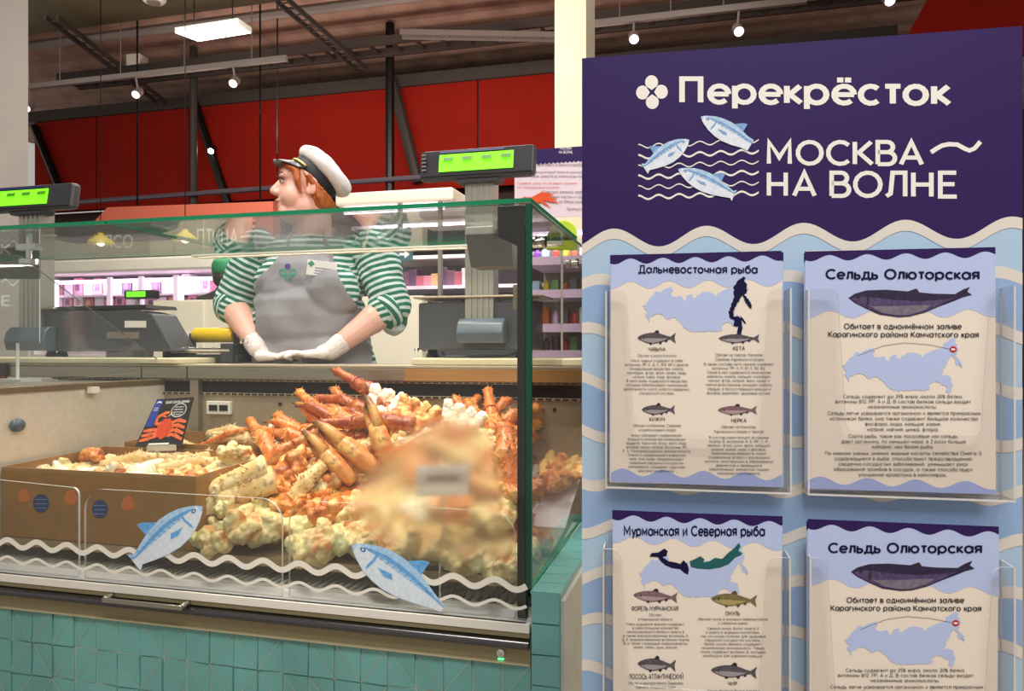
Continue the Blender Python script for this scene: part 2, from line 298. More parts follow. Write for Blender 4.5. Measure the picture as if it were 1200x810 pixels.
mb = MB()                                       # corrugated sheet ceiling
n = 150; vs = []; 
for i in range(n+1):
    y = -2+16.5*i/n; z = 5.2+(.035 if (i//2) % 2 else 0)
    vs += [V((-13, y, z)), V((7, y, z))]
for i in range(n): mb.add(vs[2*i:2*i+4], [(0, 1, 3, 2)])
struct('ceiling', mb, CEILM)
struct('wall_back', MB().box((-13, 13.6, 0), (7, 13.8, 5.4)), mat('back_wall', (96, 60, 52), .8))
mb = MB()
xs = [onY(u, 180, 8).x for u in (40, 113, 222, 325, 455, 560, 650)]
for a, b in zip(xs, xs[1:]):
    mb.box((a+.012, 8, 3.14), (b-.012, 8.08, 4.54), 0)
mb.box((xs[0], 8.02, 3.14), (xs[-1], 8.12, 4.54), 1); mb.box((xs[-1], 8, 3.14), (2.2, 8.08, 4.54), 0)
struct('trim_1', mb, [RED, SEAM])               # the red fascia band
mb = MB().box((-10.2, 7.95, 4.54), (2.4, 8.15, 4.70))
struct('trim_2', mb, BEAM)
q = [onY(1052, 62, 7), onY(1098, -20, 7), onY(1290, -20, 7), onY(1290, 62, 7)]
struct('trim_3', MB().hexa(q, (0, .1, 0)), RED)
struct('trim_4', MB().box((-10, 8.2, 0), (3, 8.3, 3.14)), mat('dark_soffit', (58, 34, 30), .8))
# columns
def column(name, u0, u1, y, m, dep): 
    a, b = onY(u0, 200, y).x, onY(u1, 200, y+dep).x
    return struct(name, MB().box((a, y, 0), (b, y+dep, 5.2)), m)
column('pillar', -90, 33, 1.9, mat('pillar_grey', (150, 145, 138), .7, nz=1, nscale=5, amt=.04), .5)
column('pillar', 650, 697, 3.0, mat('pillar_cream', (206, 196, 166), .6, nz=1, nscale=4, amt=.03), .35)
# roof steel
def rod(name, pts, r, m, label, cat, group=None, n=8): return one(name, MB().tube(pts, r, n), m, label, cat, group, smooth='auto')
a = onY(227, 0, 7.5)
rod('steel_post', [(a.x, 7.5, 0), (a.x, 7.5, 5.19)], .05, BEAM, 'thin dark steel post in front of the red band, left of the standing woman', 'post')
a = onY(457, 0, 7.5)
rod('steel_post', [(a.x, 7.5, 0), (a.x, 7.5, 5.19)], .06, BLACKM, 'dark steel post in front of the red band, above the woman\'s right shoulder', 'post')
rod('diagonal_brace', [onY(228, 120, 7.935), onY(268, 240, 7.935)], .06, BLACKM, 'slanted black brace carrying the bright spotlight on the red band', 'brace')
rod('diagonal_brace', [onY(459, 92, 7.935), onY(490, 214, 7.935)], .075, BEAM, 'slanted grey brace beside the dark post, right of the white cap', 'brace')
rod('diagonal_brace', [onY(40, 148, 7.935), onY(76, 236, 7.935)], .06, BLACKM, 'slanted black brace at the end of the red band by the grey pillar', 'brace')
rod('horizontal_rail', [onY(36, 241, 7.42), onY(640, 197, 7.42)], .035, TUBE, 'long grey steel rail running along the foot of the red band', 'rail')
for i, (u, v0, v1) in enumerate(((325, 60, 180),)):
    a = onY(u, v0, 6.4); b = onY(u, v1, 6.4)
    rod('hanging_cable', [(a.x, 6.4, 5.18), (a.x, 6.4, b.z)], .009, BLACK, 'thin cable hanging from the ceiling behind the white cap', 'cable')
mb = MB().box((-9.5, 3.4, 4.82), (-3.0, 5.9, 5.15)); 
one('air_duct', mb, OLIVE, 'wide dark olive air duct under the ceiling beyond the grey pillar', 'duct', bevel=.02)
for i, (z, y, r, l) in enumerate(((4.95, 6.4, .06, 'grey pipe directly behind the olive duct'), (4.98, 9.6, .05, 'upper thin pipe under the ceiling behind the red band'), (4.86, 10.4, .04, 'lower thin pipe under the ceiling behind the red band'))):
    rod('ceiling_pipe', [(-11, y, z), (4, y, z)], r, PIPE, l, 'pipe')
mb = MB()
for k in range(2): mb.box((-8.4, 7.0+k*.35, 4.72), (3.5, 7.05+k*.35, 4.82))
for k in range(38): mb.box((-8.4+k*.31, 7.05, 4.74), (-8.36+k*.31, 7.35, 4.77))
one('cable_tray', mb, BEAM, 'long dark ladder cable tray just above the red band', 'cable tray')
for i, (u0, v0, u1, v1) in enumerate(((60, 20, 190, 120), (330, 0, 425, 82), (470, 40, 690, 44))):
    a, b = onZ(u0, v0, 4.7), onZ(u1, v1, 4.6)
    mb = MB(); d = (b-a).normalized(); sd = d.cross(UP)*.06
    for sg in (-1, 1): mb.hexa([a+sd*sg-UP*.03, a+sd*sg+UP*.03, a+sd*sg*1.3+UP*.03, a+sd*sg*1.3-UP*.03], b-a)
    for k in range(14): p = a+(b-a)*(k+.5)/14; mb.tube([p-sd, p+sd], .01, 6)
    one('truss_beam', mb, [BEAM, BEAM, PIPE][i], ['slender ladder beam running away under the olive duct', 'slender ladder beam ending above the woman\'s white cap', 'pale ladder beam along the ceiling by the cream column'][i], 'beam')
# light tracks with spots
def track(u0, v0, u1, v1, y, label):
    a, b = onY(u0, v0, y), onY(u1, v1, y); z = (a.z+b.z)/2
    m = MB().box((a.x, y-.025, z-.03), (b.x, y+.025, z+.03))
    for k in range(4): x = a.x+(b.x-a.x)*(k+.5)/4; m.tube([(x, y, z), (x, y, 5.19)], .006, 6)
    return one('light_track', m, PIPE, label, 'light track')
track(36, 102, 336, 68, 6, 'grey light track in front of the olive duct and red band'); track(697, 25, 945, 3, 6, 'grey light track above the purple display board')
LAMPV = mat('lamp_face', (250, 236, 255), .5, emit=(245, 225, 255), estr=3.0); LAMPW = mat('lamp_face_white', (255, 255, 255), .5, emit=(255, 252, 240), estr=6)
def spotlight(u, v, y, label, big=False, up=.16, top=None):
    c = onY(u, v, y); t = thing('spotlight', label, 'spotlight', c, 'ceiling spotlights')
    d = V((.15, -.75, -.65)).normalized(); M = d.to_track_quat('Z', 'Y').to_matrix()
    r = .05 if not big else .045
    MB().lathe([(r*.5, -.13), (r*.9, -.12), (r, -.1), (r, 0)], c, 16, M=M).build('lamp_body', PIPE if not big else BLACKM, t, smooth='auto')
    MB().lathe([(.001, .004), (r*.88, .004), (r*.88, .0)], c, 16, M=M).build('lens', LAMPV if not big else mat('lamp_face_bright', (255, 255, 255), .5, emit=(255, 255, 250), estr=30), t)
    MB().tube([c+M @ V((0, 0, -.08)), (V((c.x, c.y, top)) if top else c+V((0, .03, up+.03)))], .012, 6).build('stem', PIPE if not big else BLACKM, t)
    return t
spotlight(159, 111, 6.0, 'small lit spotlight hanging from the track, nearer the grey pillar', top=4.22)
spotlight(273, 98, 6.0, 'small lit spotlight hanging from the track end above the post', top=4.22)
spotlight(743, 46, 6.0, 'lit spotlight just right of the cream column', top=4.23)
spotlight(866, 37, 6.0, 'lit spotlight above the middle of the display board', top=4.23)
spotlight(1043, 1, 6.0, 'lit spotlight beside the slanted red panel', top=5.2)
spotlight(31, 127, 6.0, 'lit spotlight peeping out beside the grey pillar', top=5.2)
spotlight(247, 177, 7.84, 'glaring white spotlight fixed on the slanted brace', big=True, up=.02)
bs = spot('brace_spotlight_beam', onY(247, 177, 7.5), (-2.2, .5, 1.2), 60, (1, 1, .96), 50)
t = thing('ceiling_light_panel', 'bright white rectangular ceiling light hanging left above the woman', 'ceiling light', onZ(250, 40, 4.0))
q = [onZ(205, 39, 4), onZ(279, 28, 4), onZ(295, 39, 4), onZ(232, 49, 4)]
MB().hexa([p+UP*.004 for p in q], (0, 0, .05)).build('housing', WHITE, t)
cq = sum(q, V())/4
MB().hexa([cq+(p-cq)*.97 for p in q], (0, 0, .0035)).build('diffuser', LAMPW, t)
m = MB()
for p in (q[0]*.75+q[2]*.25, q[0]*.25+q[2]*.75): m.tube([p+UP*.05, V((p.x, p.y, 4.83))], .006, 6)
m.build('hanger', BEAM, t)
t = thing('smoke_detector', 'round white smoke detector on the olive duct', 'smoke detector', V((-4.6, 4.4, 4.82)))
c = onZ(180, 3, 4.72)
MB().lathe([(.02, 0), (.1, .005), (.125, .03), (.13, .06), (.13, .1)], c, 24).build('housing', WHITE, t, smooth='auto')
MB().lathe([(.05, -.012), (.07, -.01), (.07, .006)], c, 20).build('sensor_cap', PIPE, t)
one('wall_speaker', pbox(MB(), 147, 62, 162, 78, 7.0, .2), WHITE, 'small white box on the ceiling beam above the red band', 'speaker', bevel=.02)
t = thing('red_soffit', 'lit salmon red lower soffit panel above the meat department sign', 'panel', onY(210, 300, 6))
MB().hexa([onY(108, 262, 6), onY(126, 243, 6), onY(320, 236, 6), onY(320, 330, 6), onY(176, 330, 6)], (0, .15, 0)).build('panel', mat('lit_red_panel', (214, 110, 84), .6), t)  # lamp light on the red soffit put into the salmon colour
for u in (155, 300): x = onY(u, 250, 6).x; MB().tube([(x, 6.08, 2.4), (x, 6.08, 5.19)], .01, 8).build('hanger', mat('cord_black', (16, 14, 13), .9, spec=.1), t)
# department sign boards
SIGN = mat('sign_grey', (92, 90, 80), .6)
t = thing('department_sign', 'long dark grey department sign with white lettering and pendant lamps', 'sign', onY(200, 300, 5))
pbox(MB(), 40, 262, 285, 300, 5.0, .08).build('board', SIGN, t)
def yplane(y, off=0): return lambda u, v: onY(u, v, y-off)
m = MB(); text_box(m, 'МЯСО', yplane(5, .01), 110, 275, 156, 291, .17); text_box(m, 'ПТИЦА', yplane(5, .01), 231, 268, 279, 287, .17)
m.build('lettering', WHITEP, t, flatprint=True)
for i, (u, v) in enumerate(((118, 282), (217, 278))):
    c = onY(u, v, 4.4); t = thing('pendant_lamp', ['yellow glowing pendant lamp before the first sign word', 'yellow glowing pendant lamp before the second sign word'][i], 'lamp', c)
    MB().lathe([(.115, -.03), (.1, 0), (.03, .05), (.015, .07)], c, 20).build('lamp_shade', mat('yellow_shade', (226, 200, 30), .4, emit=(255, 214, 40), estr=.5), t, smooth='auto')
    MB().ell(c+V((0, 0, -.02)), .035).build('bulb', mat('bulb', (255, 250, 220), .5, emit=(255, 245, 200), estr=8), t, smooth=True)
    MB().tube([c+UP*.07, V((c.x, c.y, 4.822))], .004, 6).build('cord', mat('cord_black', (16, 14, 13), .9, spec=.1), t)
# ------------------------------------------------------------------ refrigerated wall cabinet far left
VTUBE = mat('violet_tube', (255, 240, 255), .5, emit=(246, 214, 255), estr=2.6); FRIDGEW = mat('fridge_liner', (236, 222, 240), .5)
t = thing('refrigerated_wall_cabinet', 'wide refrigerated meat cabinet lit violet, seen beyond the left scale', 'refrigerator', onY(180, 400, 5.0))
x0, x1 = onY(40, 330, 5).x, onY(330, 330, 5).x
MB().box((x0, 5.62, .1), (x1, 5.7, 1.95)).build('back_panel', FRIDGEW, t)
MB().box((x0, 5.0, 0), (x1, 5.62, .95)).box((x0-.05, 5, 0), (x0, 5.7, 1.95)).box((x1, 5, 0), (x1+.05, 5.7, 1.95)).build('body', WHITE, t)
MB().box((x0, 5.0, onY(180, 318, 5).z), (x1, 5.62, onY(180, 300, 5).z)).build('header', WHITE, t, bevel=.03)
MB().box((x0, 5.02, onY(180, 300, 5).z), (x1, 5.62, onY(180, 294, 5).z)).build('top_trim', BLACK, t)
sh = onY(180, 344, 5.1).z; sh2 = onY(180, 360, 5.1).z
for z in (sh, sh2): MB().box((x0, 5.1, z-.02), (x1, 5.6, z)).build('shelf', FRIDGEW, t)
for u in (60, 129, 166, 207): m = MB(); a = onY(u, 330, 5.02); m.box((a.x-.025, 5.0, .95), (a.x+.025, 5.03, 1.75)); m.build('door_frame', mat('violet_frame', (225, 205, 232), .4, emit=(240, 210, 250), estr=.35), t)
for u in (62, 208): a = onY(u, 330, 5.05); MB().tube([(a.x+.05, 5.05, .96), (a.x+.05, 5.05, 1.74)], .02, 8).build('lamp_tube', VTUBE, t)
MB().tube([(x0+.1, 5.12, 1.72), (x1-.1, 5.12, 1.72)], .02, 8).build('lamp_tube', VTUBE, t)
area('cabinet_light', ((x0+x1)/2, 5.12, 1.70), ((x0+x1)/2, 5.5, 1.2), 2.2, .05, 17, VIOLET)
PK = [mat('pack_%d' % i, c, .4) for i, c in enumerate(((206, 130, 150), (232, 214, 226), (178, 92, 110), (96, 64, 96), (235, 225, 230), (214, 168, 120), (120, 80, 100)))]
def packs(y, us, zb, h, name, lab, cat, group, gap=.012, dep=.12):
    for i, (u, k) in enumerate(us):
        a = onY(u, 330, y); w = .5*(onY(us[1][0], 330, y).x-onY(us[0][0], 330, y).x)-gap; hh = h*random.uniform(.7, 1)
        tt = thing(name, lab(i), cat, (a.x, y, zb), group)
        MB().box((a.x-w, y, zb), (a.x+w, y+dep, zb+hh)).build('tray', PK[k], tt, bevel=.008)
        MB().box((a.x-w*.5, y-.004, zb+hh*.3), (a.x+w*.4, y, zb+hh*.75)).build('label_sticker', PK[(k+3) % 7], tt)
ORD = ['first', 'second', 'third', 'fourth', 'fifth', 'sixth', 'seventh', 'eighth', 'ninth', 'tenth', 'eleventh', 'twelfth', 'thirteenth', 'fourteenth', 'fifteenth', 'sixteenth']
packs(5.22, [(68+11.5*i, [0, 1, 0, 1, 0, 1, 1, 3, 4, 1, 3, 4, 1, 4, 1, 0][i]) for i in range(16)], sh, .22, 'meat_pack', lambda i: 'packed meat on the violet cabinet\'s upper shelf, %s from its left end' % ORD[i], 'packed meat', 'meat packs on the upper violet shelf')
packs(5.16, [(67+12.2*i, [1, 0, 4, 2, 1, 0, 0, 1, 4, 0, 1, 2, 6, 0, 1][i]) for i in range(15)], sh2, .14, 'meat_pack', lambda i: 'packed meat on the violet cabinet\'s lower shelf, %s from its left end' % ORD[i], 'packed meat', 'meat packs on the lower violet shelf')
# cream service partition behind the counter
struct('wall_low', MB().box((onY(180, 355, 2.6).x, 2.6, 0), (onY(495, 355, 2.6).x, 2.68, onY(300, 350, 2.6).z)).box((onY(205, 355, 2.58).x, 2.585, 0), (onY(237, 355, 2.58).x, 2.6, onY(300, 352, 2.6).z)), CREAM)
t = thing('counter_scale', 'small black scale with a green screen on the cream partition', 'scale', onY(161, 352, 2.5))
pbox(MB(), 145, 340, 178, 350, 4.0, .1).build('display_head', BLACK, t, bevel=.01)
pbox(MB(), 148, 341.5, 170, 348, 3.995, .004).build('screen', LCD, t)
c = onY(161, 350, 4.05); MB().tube([(c.x, 4.05, c.z+.01), (c.x, 4.05, 1.02)], .02, 8).build('pole', ALU, t)
MB().box((c.x-.2, 3.9, .9), (c.x+.2, 4.2, 1.02)).build('body', CHAR, t, bevel=.02)
MB().box((c.x-.3, 3.85, 0), (c.x+.3, 4.25, .9)).build('pedestal', CREAM, t)
# right hand refrigerator and fascia
t = thing('refrigerated_display', 'grey refrigerated display with white top beyond the woman\'s right arm', 'refrigerator', onY(508, 420, 3.2))
a, b = onY(392, 300, 3.2).x, onY(640, 300, 3.2).x; zt = onY(470, 222, 3.2).z; zb = onY(470, 238, 3.2).z
MB().box((a, 3.2, zb), (b-.62, 4.0, zt)).build('header', CREAM, t, bevel=.02)
MB().box((a, 3.9, .1), (b, 4.0, zb)).build('back_panel', mat('fridge_grey', (128, 118, 126), .5, nz=1, nscale=3, amt=.2), t)
MB().box((a, 3.2, 0), (b, 3.9, 1.1)).build('base', CHAR, t)
MB().tube([(a+.05, 3.25, zb-.03), (b-.7, 3.25, zb-.03)], .02, 8).build('lamp_tube', mat('lilac_tube', (255, 245, 255), .5, emit=(248, 232, 255), estr=4), t)
for v in (262, 285, 300, 336): z = onY(505, v, 3.4).z; MB().box((a, 3.45, z-.012), (b, 3.9, z+.012)).build('shelf', [FRIDGEW, PIPE, WHITE, FRIDGEW][(262, 285, 300, 336).index(v)], t)
for u in (468, 515): x = onY(u, 300, 3.2).x; MB().box((x-.012, 3.2, 1.1), (x+.012, 3.23, zb)).build('door_post', PIPE, t)
area('display_light', ((a+b)/2, 3.35, zb-.06), ((a+b)/2, 3.8, 1.4), 1.1, .04, 7, (.95, .86, 1))
for k in range(9):
    u = 474+9*k; z = onY(505, 336, 3.4).z+.012; x = onY(u, 300, 3.5).x; hh = random.uniform(.07, .16)
    one('food_carton', MB().box((x-.035, 3.5, z), (x+.035, 3.6, z+hh)), PK[[6, 3, 2, 0, 5, 3, 6, 2, 4][k]], 'dark packed food on the grey display\'s low shelf, %s from the woman' % ORD[k], 'packed food', 'packed food on the grey display shelf', bevel=.008)
t = thing('exit_sign', 'small teal sign with a white arrow pointing right', 'sign', onY(473, 306, 3.15))
pbox(MB(), 465, 289, 482, 306, 3.17, .03).build('sign_board', mat('teal_sign', (58, 100, 112), .4), t)
f = yplane(3.17, .004); MB().poly([f(468, 296.5), f(474, 296.5), f(474, 293), f(480, 298), f(474, 303), f(474, 299.5), f(468, 299.5)]).build('arrow', WHITEP, t, flatprint=True)
# shelf display behind the side glass
t = thing('grocery_shelf', 'white lit shelf unit with colourful groceries behind the side glass', 'shelf', onY(655, 420, 2.2))
a, b = onY(612, 350, 2.2).x, onY(760, 350, 2.2).x
MB().box((a, 2.7, 0), (b, 2.75, 1.62)).build('back_panel', mat('shelf_back', (150, 150, 130), .6), t)
for i, v in enumerate((302, 341, 381, 412)):
    z = onY(655, v, 2.2).z; MB().box((a, 2.2, z-.022), (b, 2.7, z)).build('shelf', FRIDGEW, t)
    MB().box((a, 2.185, z-.035), (b, 2.2, z+.006)).build('price_rail', mat('pink_rail', (235, 205, 232), .4), t)
MB().box((a, 2.2, 0), (b, 2.7, .93)).build('plinth', CREAM, t)
MB().tube([(a, 2.25, 1.58), (b, 2.25, 1.58)], .012, 8).build('lamp_tube', VTUBE, t)
area('shelf_light', ((a+b)/2, 2.2, 1.56), ((a+b)/2, 2.5, 1.1), .5, .04, 4.5, (1, .88, .98))
GC = [(120, 60, 170), (200, 170, 200), (90, 90, 90), (150, 180, 190), (70, 60, 70), (170, 60, 60), (190, 170, 60), (210, 200, 190), (90, 130, 80), (160, 90, 50)]
for r, v in enumerate((302, 341, 381, 412)):
    z = onY(655, v, 2.2).z
    for k in range(6):
        u = 629+11*k; x = onY(u, 350, 2.25).x; hh = [.055, .06, .09, .075][r]*random.uniform(.75, 1.05); g = GC[(r*3+k*2+(k*k) % 3) % 10]
        m = MB()
        if (r+k) % 2: m.box((x-.017, 2.23, z), (x+.017, 2.3, z+hh))
        else: m.lathe([(.015, 0), (.017, .006), (.017, hh*.7), (.009, hh*.85), (.009, hh)], (x, 2.26, z), 12)
        one('grocery_pack' if (r+k) % 2 else 'grocery_bottle', m, mat('grocery_%d_%d_%d' % g, g, .4), 'small %s on the lit grocery shelf, %s shelf from the top, %s along' % ('pack' if (r+k) % 2 else 'bottle', ORD[r], ORD[k]), 'grocery', 'groceries on the lit shelf', smooth='auto')
# recipe poster on its stand behind the counter
t = thing('recipe_poster', 'pink recipe poster with navy wavy header and orange crab, beside the right scale', 'poster', onY(690, 420, 1.1))
y = 1.1; pf = lambda o: (lambda u, v: onY(u, v, y-o))
c = [pf(0)(603, 177), pf(0)(700, 164), pf(0)(700, 262), pf(0)(603, 257)]
xa, xb, za, zb = c[0].x, c[1].x, c[0].z, c[3].z
MB().box((xa, y, zb), (xb, y+.004, za)).build('sheet', mat('pink_paper', (232, 212, 222), .55), t)
m = MB(); pts = [pf(.001)(603, 177), pf(.001)(603, 188+1)]
pts = [V((xa, y-.001, za))]+[V((xa+(xb-xa)*i/40, y-.001, za-.052+(.004 if i % 2 else -.002))) for i in range(41)]+[V((xb, y-.001, za))]
m.poly(pts, 0); m.build('header_band', NAVY, t, flatprint=True)
m = MB(); f = pf(.002)
text_box(m, ['МОСКВА', 'НА ВОЛНЕ'], f, 655, 172, 671, 180, .13, 1)
text_box(m, 'Как приготовить конечности краба отварные', f, 622, 191, 700, 195, .1, 0)
text_box(m, ['В кастрюлю с холодной водой положите конечности', 'краба с панцирем, доведите до кипения воды и варите'], f, 605, 200, 690, 208, .1, 0, 'l')
text_box(m, ['Подавать сразу после варки горячими', 'или охлаждёнными целиком'], f, 606, 213, 676, 221, .1, 2, 'l')
text_box(m, ['Советуем заменить краба сверху', 'чесночным маслом и соусом', 'положить на блюдо краба'], f, 636, 223, 700, 238, .1, 0, 'l')
text_box(m, 'Приятного аппетита', f, 664, 243, 700, 247, .1, 0)
m.build('lettering', [INK, WHITEP, REDP], t, flatprint=True)
m = MB(); f = pf(.003); CRO = mat('crab_print', (230, 84, 30), .5)
m.poly([f(620+14*math.cos(g), 236+5*math.sin(g)) for g in [k*.45 for k in range(14)]])
for k, (dx, dy) in enumerate(((34, 0), (36, 5), (30, -6), (26, 10), (-12, 8))):
    f = pf(.0032+.0002*k); m.poly([f(620, 233), f(620+dx*.5, 230+dy*.4-3), f(620+dx, 234+dy), f(620+dx*.5, 233+dy*.4), f(620, 238)])
m.build('crab_picture', CRO, t, flatprint=True)
p = onY(697, 260, 1.11); MB().tube([(p.x-.02, 1.115, 0.02), (p.x-.02, 1.115, za-.03)], .012, 10).build('post', ALU, t, smooth='auto')
MB().lathe([(.14, 0), (.14, .012), (.02, .022)], (p.x-.02, 1.115, 0), 28).build('base_plate', BLACKM, t, smooth='auto')
# ================================================================== the fish counter case
CASE = thing('display_case', 'glass fronted fish counter on a teal tiled base, holding king crab', 'display case', (-.7, .36, 0))
TILE = mat('teal_tile', (104, 166, 160), .22, nz=1, nscale=5, amt=.14, bump=.05, coat=.3); GROUT = mat('tile_grout', (176, 186, 168), .8)
XL = -1.9
mb = MB(); mb.box((XL, .0115, 0), (0, .05, .383), 1)
random.seed(3); tw = .061; th_ = .078; nz_ = 5
for i in range(31):
    for j in range(nz_):
        x1 = -.002-i*tw; x0 = x1-tw+.003; z1 = .381-j*th_; z0 = z1-th_+.003
        h = [random.choice((-.002, 0, .003)) for _ in range(4)]
        e = .0085
        p = [V((x0, e-h[0], z0)), V((x1, e-h[1], z0)), V((x1, e-h[2], z1)), V((x0, e-h[3], z1))]; b = [V((q.x, .012, q.z)) for q in p]
        c = (p[0]+p[1]+p[2]+p[3])/4; fs = [(0, 1, 2), (0, 2, 3)] if random.random() < .6 else [(0, 1, 3), (1, 2, 3)]
        mb.add(p+b, fs+[(0, 4, 5, 1), (1, 5, 6, 2), (2, 6, 7, 3), (3, 7, 4, 0)], 0)
        a_, b_ = (p[0], p[2]) if fs[0] == (0, 1, 2) else (p[1], p[3]); dd = (b_-a_).normalized(); sd = dd.cross(V((0, -1, 0)))*.0007; up_ = V((0, -.0012, 0))
        if random.random() < .8: mb.poly([a_+sd+up_, b_+sd+up_, b_-sd+up_, a_-sd+up_], 1)
mb.build('tiled_front', [TILE, GROUT], CASE)
mb = MB(); mb.box((.001, .002, 0), (.058, .72, .524), 0)
for j in range(8):
    z1 = .527-j*tw; z0 = z1-tw+.003
    p = [V((.002, -.005+random.choice((0, .004)), z0)), V((.057, -.005+random.choice((0, .004)), z0)), V((.057, -.004+random.choice((0, .004)), z1)), V((.002, -.005+random.choice((0, .004)), z1))]
    b = [V((q.x, .004, q.z)) for q in p]; mb.add(p+b, [(0, 1, 2), (0, 2, 3), (0, 4, 5, 1), (1, 5, 6, 2), (2, 6, 7, 3), (3, 7, 4, 0)], 0)
mb.build('tiled_end_column', [TILE], CASE)
mb = MB()
for k in range(11): mb.box((.0, -.004+k*tw, .524), (.060, -.004+(k+1)*tw-.002, .530))
mb.build('tiled_ledge', [TILE], CASE)
MB().box((.058, .006, 0), (.066, .72, .512)).build('end_panel', mat('end_cream', (206, 200, 180), .6, nz=1, nscale=14, amt=.06), CASE)
MB().box((XL, .004, .383), (-.002, .03, .43)).box((XL, -.002, .381), (-.002, .01, .3845), 1).build('kick_panel', [STEELD, mat('panel_edge', (196, 186, 150), .4, .4)], CASE)
MB().tube([(XL, -.008, .424), (-.002, -.008, .424)], .0085, 14).build('bumper_rail', mat('rail_steel', (96, 94, 98), .22, .9), CASE, smooth='auto')
MB().box((XL, -.003, .436), (-.002, .02, .447), 1).box((XL, -.006, .447), (-.002, .016, .4635), 0).build('front_lip', [WHITE, STEELD], CASE)
MB().box((XL, .016, .3), (-.002, .72, .455)).build('tank', STEELD, CASE)
# slatted intake grille, sloping up to the deck
mb = MB(); n_ = 99
for k in range(n_):
    x = XL+.02+.019*k; mb.box((x, .078, .464), (x+.0085, .285, .470))
mb.box((XL, .070, .455), (-.0, .079, .4715)); mb.box((XL, .15, .455), (-.012, .156, .466)); mb.box((XL, .22, .455), (-.012, .226, .466))
MB().box((XL, .0085, .456), (-.0, .070, .4645)).build('inner_ledge', mat('ledge_white', (236, 230, 232), .35), CASE)
mb.build('air_grille', mat('grille_steel', (206, 202, 192), .4, .15), CASE)
MB().box((XL, .02, .4555), (-.012, .29, .458)).build('grille_tray', SLOT, CASE)
def deckz(y): return .522+.1*(y-.095)
MB().hexa([(XL, .096, deckz(.096)), (-.012, .096, deckz(.096)), (-.012, .715, deckz(.715)), (XL, .715, deckz(.715))], (0, 0, -.02)).build('deck', mat('deck_steel', (176, 150, 118), .4, .6, nz=1, nscale=5, amt=.15), CASE)
# rear wall with two perforated slots and the dark intake between
mb = MB(); zs = onY(400, 464, .72).z
mb.box((XL, .72, .5), (.0, .74, zs), 0); mb.box((XL, .735, zs), (0, .75, .903), 1)
mb.box((XL, .715, zs-.004), (0, .72, zs+.004), 2); mb.box((XL, .714, .897), (0, .72, .903), 2)
for k in range(76):
    x = XL+.025*k; mb.box((x, .7125, zs-.0025), (x+.018, .716, zs+.0025), 1); mb.box((x, .7115, .8985), (x+.018, .716, .9015), 1)
for x in (-1.0, -.52, -.1): mb.lathe([(.006, 0), (.006, .004)], (x, .72, .825), 10, 1, Matrix.Rotation(math.pi/2, 3, 'X'))
mb.build('rear_wall', [STEELW, SLOT, mat('slot_rim', (205, 192, 160), .4, .5)], CASE)
t = MB(); a, b = onY(243, 470, .712), onY(271, 486, .712); t.box((a.x, .706, b.z), (b.x, .72, a.z)); t = t.build('thermometer', WHITE, CASE, bevel=.002)
w = b.x-a.x
MB().box((a.x+w*.12, .7045, b.z+.012), (a.x+w*.47, .7065, a.z-.012)).box((a.x+w*.55, .7045, b.z+.012), (a.x+w*.9, .7065, a.z-.012)).build('display_window', BLACK, t)
MB().hexa([(-.16, .32, .517), (-.0125, .32, .517), (-.0125, .712, .665), (-.16, .712, .665)], (0, 0, -.004)).hexa([(-.16, .32, .517), (-.16, .712, .665), (-.16, .712, .59), (-.16, .32, .545)], (.003, 0, 0)).build('end_reflection', mat('pink_reflection', (250, 236, 242), .35), CASE)  # added plate giving the side glass's pinkish reflection as shape and colour
# divider walls
MB().box((-1.452, .05, .5), (-1.440, .72, .885)).build('divider_panel', mat('frosted_steel', (222, 216, 200), .35, .35, nz=1, nscale=50, amt=.06), CASE)
MB().box((-1.458, .04, .885), (-1.434, .72, .903)).build('divider_rail', mat('rail_bronze', (128, 110, 82), .35, .6), CASE, bevel=.003)
a = onY(231, 470, .71).x; MB().box((a-.02, .70, .5), (a+.012, .72, .90)).build('corner_post', STEEL, CASE)
c = V((-1.434, .16, .8)); MB().ell(c, (.012, .022, .018)).build('sensor_knob', BLUEG, CASE, smooth=True)
MB().box((-1.436, .39, .872), (-1.42, .42, .89)).build('divider_clip', WHITE, CASE)
# worktop (a thing of its own) with its steel lip
t = thing('worktop', 'long steel service worktop behind the crab, its brushed front lip catching light', 'worktop', (-.9, .85, .9))
MB().box((XL-.6, .705, .944), (-.0, 1.0, .952)).build('top_sheet', mat('top_steel', (206, 196, 172), .35, .6), t, bevel=.002)
x0 = onY(213, 435, .705).x
for k, (p, q) in enumerate(((XL-.6, x0-.16), (x0-.158, x0+.02), (x0+.022, -.0))):
    MB().box((p, .705, .904), (q-.003, .722, .944)).build('front_lip', STEEL, t, bevel=.003)
t = one('cream_board', MB().box((onY(482, 424, .724).x, .724, .9525), (.08, .99, .974)), CREAMP, 'long cream cutting board under the right scale', 'board', bevel=.004)
one('wood_trim', MB().box((onY(470, 424, .70).x+.01, .699, .906), (-.002, .705, .942)), mat('gold_trim', (190, 142, 84), .4, .5, nz=1, nscale=5, amt=.2, stretch=(.5, 1, 6)), 'golden brown trim strip beneath the cream board', 'trim')
one('cream_board', MB().box((XL-.6, .69, .9525), (onY(205, 420, .69).x, .98, .972)), CREAMP, 'cream cutting board under the left scale', 'board', bevel=.004)
